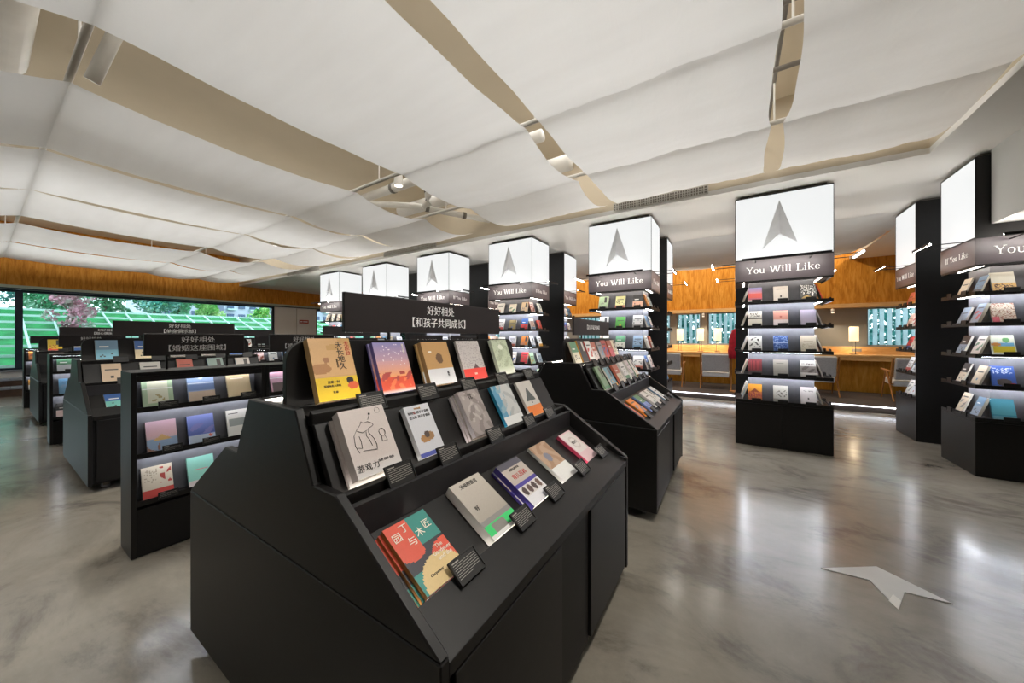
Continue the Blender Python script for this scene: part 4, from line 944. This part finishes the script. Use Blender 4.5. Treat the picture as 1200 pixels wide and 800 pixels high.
# ------------------------------------------------------------------ outdoors beyond the long window
struct(box(-120, 40, -60, 80, -.35, -.25).build('ground', 'asphalt'))
m = MB().prism([(-17.0, -.3), (-17.0, .55), (-23, 2.45), (-40, 2.6), (-40, -.3)], 'y', -14, 14)
tag(m.build('planted_slope', 'lawn'), 'bright green planted slope behind the long window', 'slope')
sx = lambda t_: (-17.0 - 6.0 * t_, .57 + 1.9 * t_)
t = thing('slope_lattice', 'white lattice of concrete ribs on the green slope', 'lattice', (0, 0, 0))
for k in range(8):
    x_, z_ = sx(k / 7); box(x_ - .03, x_ + .03, -12, 13.8, z_ - .04, z_ + .05).build('cross_rib', 'lattice_white', t)
for k in range(38):
    y_ = -12 + .68 * k; (xa, za), (xb, zb_) = sx(0), sx(1)
    MB().prism([(xa, za - .04), (xa, za + .05), (xb, zb_ + .05), (xb, zb_ - .04)], 'y', y_, y_ + .05).build('rib', 'lattice_white', t)
def tree(x, y, z, h, rx, nleaf, mat, label, seed, ls=.16):
    rn = random.Random(seed); t = thing('tree', label, 'tree', (x, y, z), 0, 'trees beyond the long window')
    MB().tube([(0, 0, 0), (.05, .03, h * .4), (0, 0, h * .75)], [.09, .06, .03], 7).build('trunk', 'bark', t)
    for k in range(4):
        a = k * 1.7 + seed; MB().tube([(0, 0, h * (.3 + .08 * k)), (math.cos(a) * rx * .6, math.sin(a) * rx * .6, h * (.55 + .1 * k))], [.035, .012], 5).build('branch', 'bark', t)
    m = MB(); cl = [(rn.gauss(0, rx * .45), rn.gauss(0, rx * .5), h * rn.uniform(.02, .95), rn.uniform(.3, .55) * rx) for _ in range(26)]
    for _ in range(nleaf):
        cx_, cy_, cz_, r = rn.choice(cl); d_ = Vector((rn.gauss(0, 1), rn.gauss(0, 1), rn.gauss(0, .8))).normalized() * r * rn.uniform(.6, 1)
        c_ = Vector((cx_, cy_, cz_)) + d_; u = Vector((rn.gauss(0, 1), rn.gauss(0, 1), rn.gauss(0, 1))).normalized(); v_ = u.orthogonal().normalized(); s_ = ls * rn.uniform(.6, 1.3)
        o = len(m.v); m.v += [tuple(c_ - u * s_), tuple(c_ + v_ * s_ * .5), tuple(c_ + u * s_), tuple(c_ - v_ * s_ * .5)]; m.f.append((o, o + 1, o + 2, o + 3))
    tag(m.build('crown', mat, t), kind='stuff')
for k, a in enumerate([(-24.5, .35, 2.5, 3.8, 1.2, 6000, 'leaf_teal', 'teal leafed tree at the left window edge'), (-24.2, 1.6, 2.5, 3.2, 1.35, 7000, 'leaf_green', 'dense green tree behind the reddish tree'), (-20.4, 1.9, 1.65, 2.2, .62, 1400, 'leaf_red', 'reddish slender tree standing on the planted slope'),
    (-24.8, 3.3, 2.5, 3.2, 1.25, 6500, 'leaf_green', 'broad green tree above the slope crest'), (-24.6, 4.9, 2.5, 2.7, 1.05, 6000, 'leaf_teal', 'blue green tree above the middle of the slope'), (-25.6, 6.1, 2.5, 1.8, .6, 2600, 'leaf_green', 'small green tree right of the blue green one'), (-26.0, 7.3, 2.5, 1.7, .55, 2400, 'leaf_bright', 'bright yellow green tree before the apartment blocks'), (-26.5, 10.4, 2.5, .9, .5, 1200, 'leaf_bright', 'low bright bush at the right end of the slope')]): tree(*a, seed=k + 2, ls=.085)
def building(x, y, wx_, wy, h, cols, rows, label):
    t = thing('apartment_block', label, 'building', (x, y, -.25), 0, 'apartment blocks far behind the slope')
    box(-wx_, 0, 0, wy, 0, h).build('walls', 'building_pale', t)
    mw = box(0, .25, 0, wy / cols * .55, 0, h / rows * .5).mesh('window', 'building_glass'); mbk = box(0, 1.0, 0, wy / cols * .8, 0, h / rows * .12).mesh('balcony', 'lattice_white')
    for r in range(rows):
        for c in range(cols):
            obj('window', mw, t, (.01, wy / cols * (c + .22), h / rows * (r + .35)))
            if c % 2 == 0: obj('balcony', mbk, t, (.01, wy / cols * (c + .1), h / rows * (r + .18)))
building(-70, 13.2, 12, 7.5, 20, 5, 10, 'left pale blue apartment block far outside')
building(-74, 23.4, 12, 11.5, 22, 7, 11, 'right pale blue apartment block far outside')
building(-90, 44, 12, 14, 22, 6, 9, 'farthest apartment block at right, far outside')
# screen of pale upright louvres and greenery outside the lounge windows
t = thing('louvre_screen', 'pale upright louvres outside the lounge windows', 'screen', (0, 0, 0))
m = MB(); rn = random.Random(3); x = -16
while x < 10: m.box(x, x + .09, 14.6, 14.66, -.25, 4.2); x += rn.uniform(.14, .2)
tag(m.build('louvres', 'louvre', t), kind='stuff')
m = MB()
for _ in range(16000):
    c_ = Vector((rn.uniform(-16, 10), rn.uniform(15.2, 16.6), rn.uniform(-.2, 4.6))); u = Vector((rn.gauss(0, 1), rn.gauss(0, .4), rn.gauss(0, 1))).normalized(); v_ = u.orthogonal().normalized(); s_ = rn.uniform(.1, .22)
    o = len(m.v); m.v += [tuple(c_ - u * s_), tuple(c_ + v_ * s_ * .5), tuple(c_ + u * s_), tuple(c_ - v_ * s_ * .5)]; m.f.append((o, o + 1, o + 2, o + 3))
tag(m.build('hedge', 'leaf_teal'), 'teal green hedge foliage behind the lounge louvres', 'hedge', kind='stuff')

# ------------------------------------------------------------------ leave out repeats that nothing of the photograph shows
finish_texts()
bpy.context.view_layer.update()
from mathutils.bvhtree import BVHTree
import numpy as np
vv, ff, own = [], [], []
for o in C.objects:
    if o.type != 'MESH' or len(o.data.polygons) > 3000: continue
    n = len(o.data.vertices); a = np.empty(n * 3, np.float32); o.data.vertices.foreach_get('co', a)
    M = np.array(o.matrix_world); a = a.reshape(-1, 3) @ M[:3, :3].T + M[:3, 3]; base = len(vv); vv += a.tolist()
    top = o.name if o.parent is None else o.parent.name
    for p in o.data.polygons: ff.append([base + q for q in p.vertices]); own.append((o.name, top))
tree_ = BVHTree.FromPolygons(vv, ff)
eyes = [Vector((0, 0, H)), Vector((.55, .3, H)), Vector((-.45, -.25, H + .15)), Vector((.3, -.4, H))]
gone = []
for o in CULL:
    bb = [o.matrix_world @ Vector(c_) for c_ in o.bound_box]; cen = sum(bb, Vector()) / 8
    pts = [cen] + [cen + (q - cen) * .86 for q in bb]; seen = False
    for e in eyes:
        for p in pts:
            loc, nr, ix, ds = tree_.ray_cast(e, (p - e).normalized(), (p - e).length + .05)
            if ix is not None and o.name in own[ix]: seen = True; break
        if seen: break
    if not seen: gone.append(o)
for o in gone:
    for c_ in list(o.children): bpy.data.objects.remove(c_)
    bpy.data.objects.remove(o)
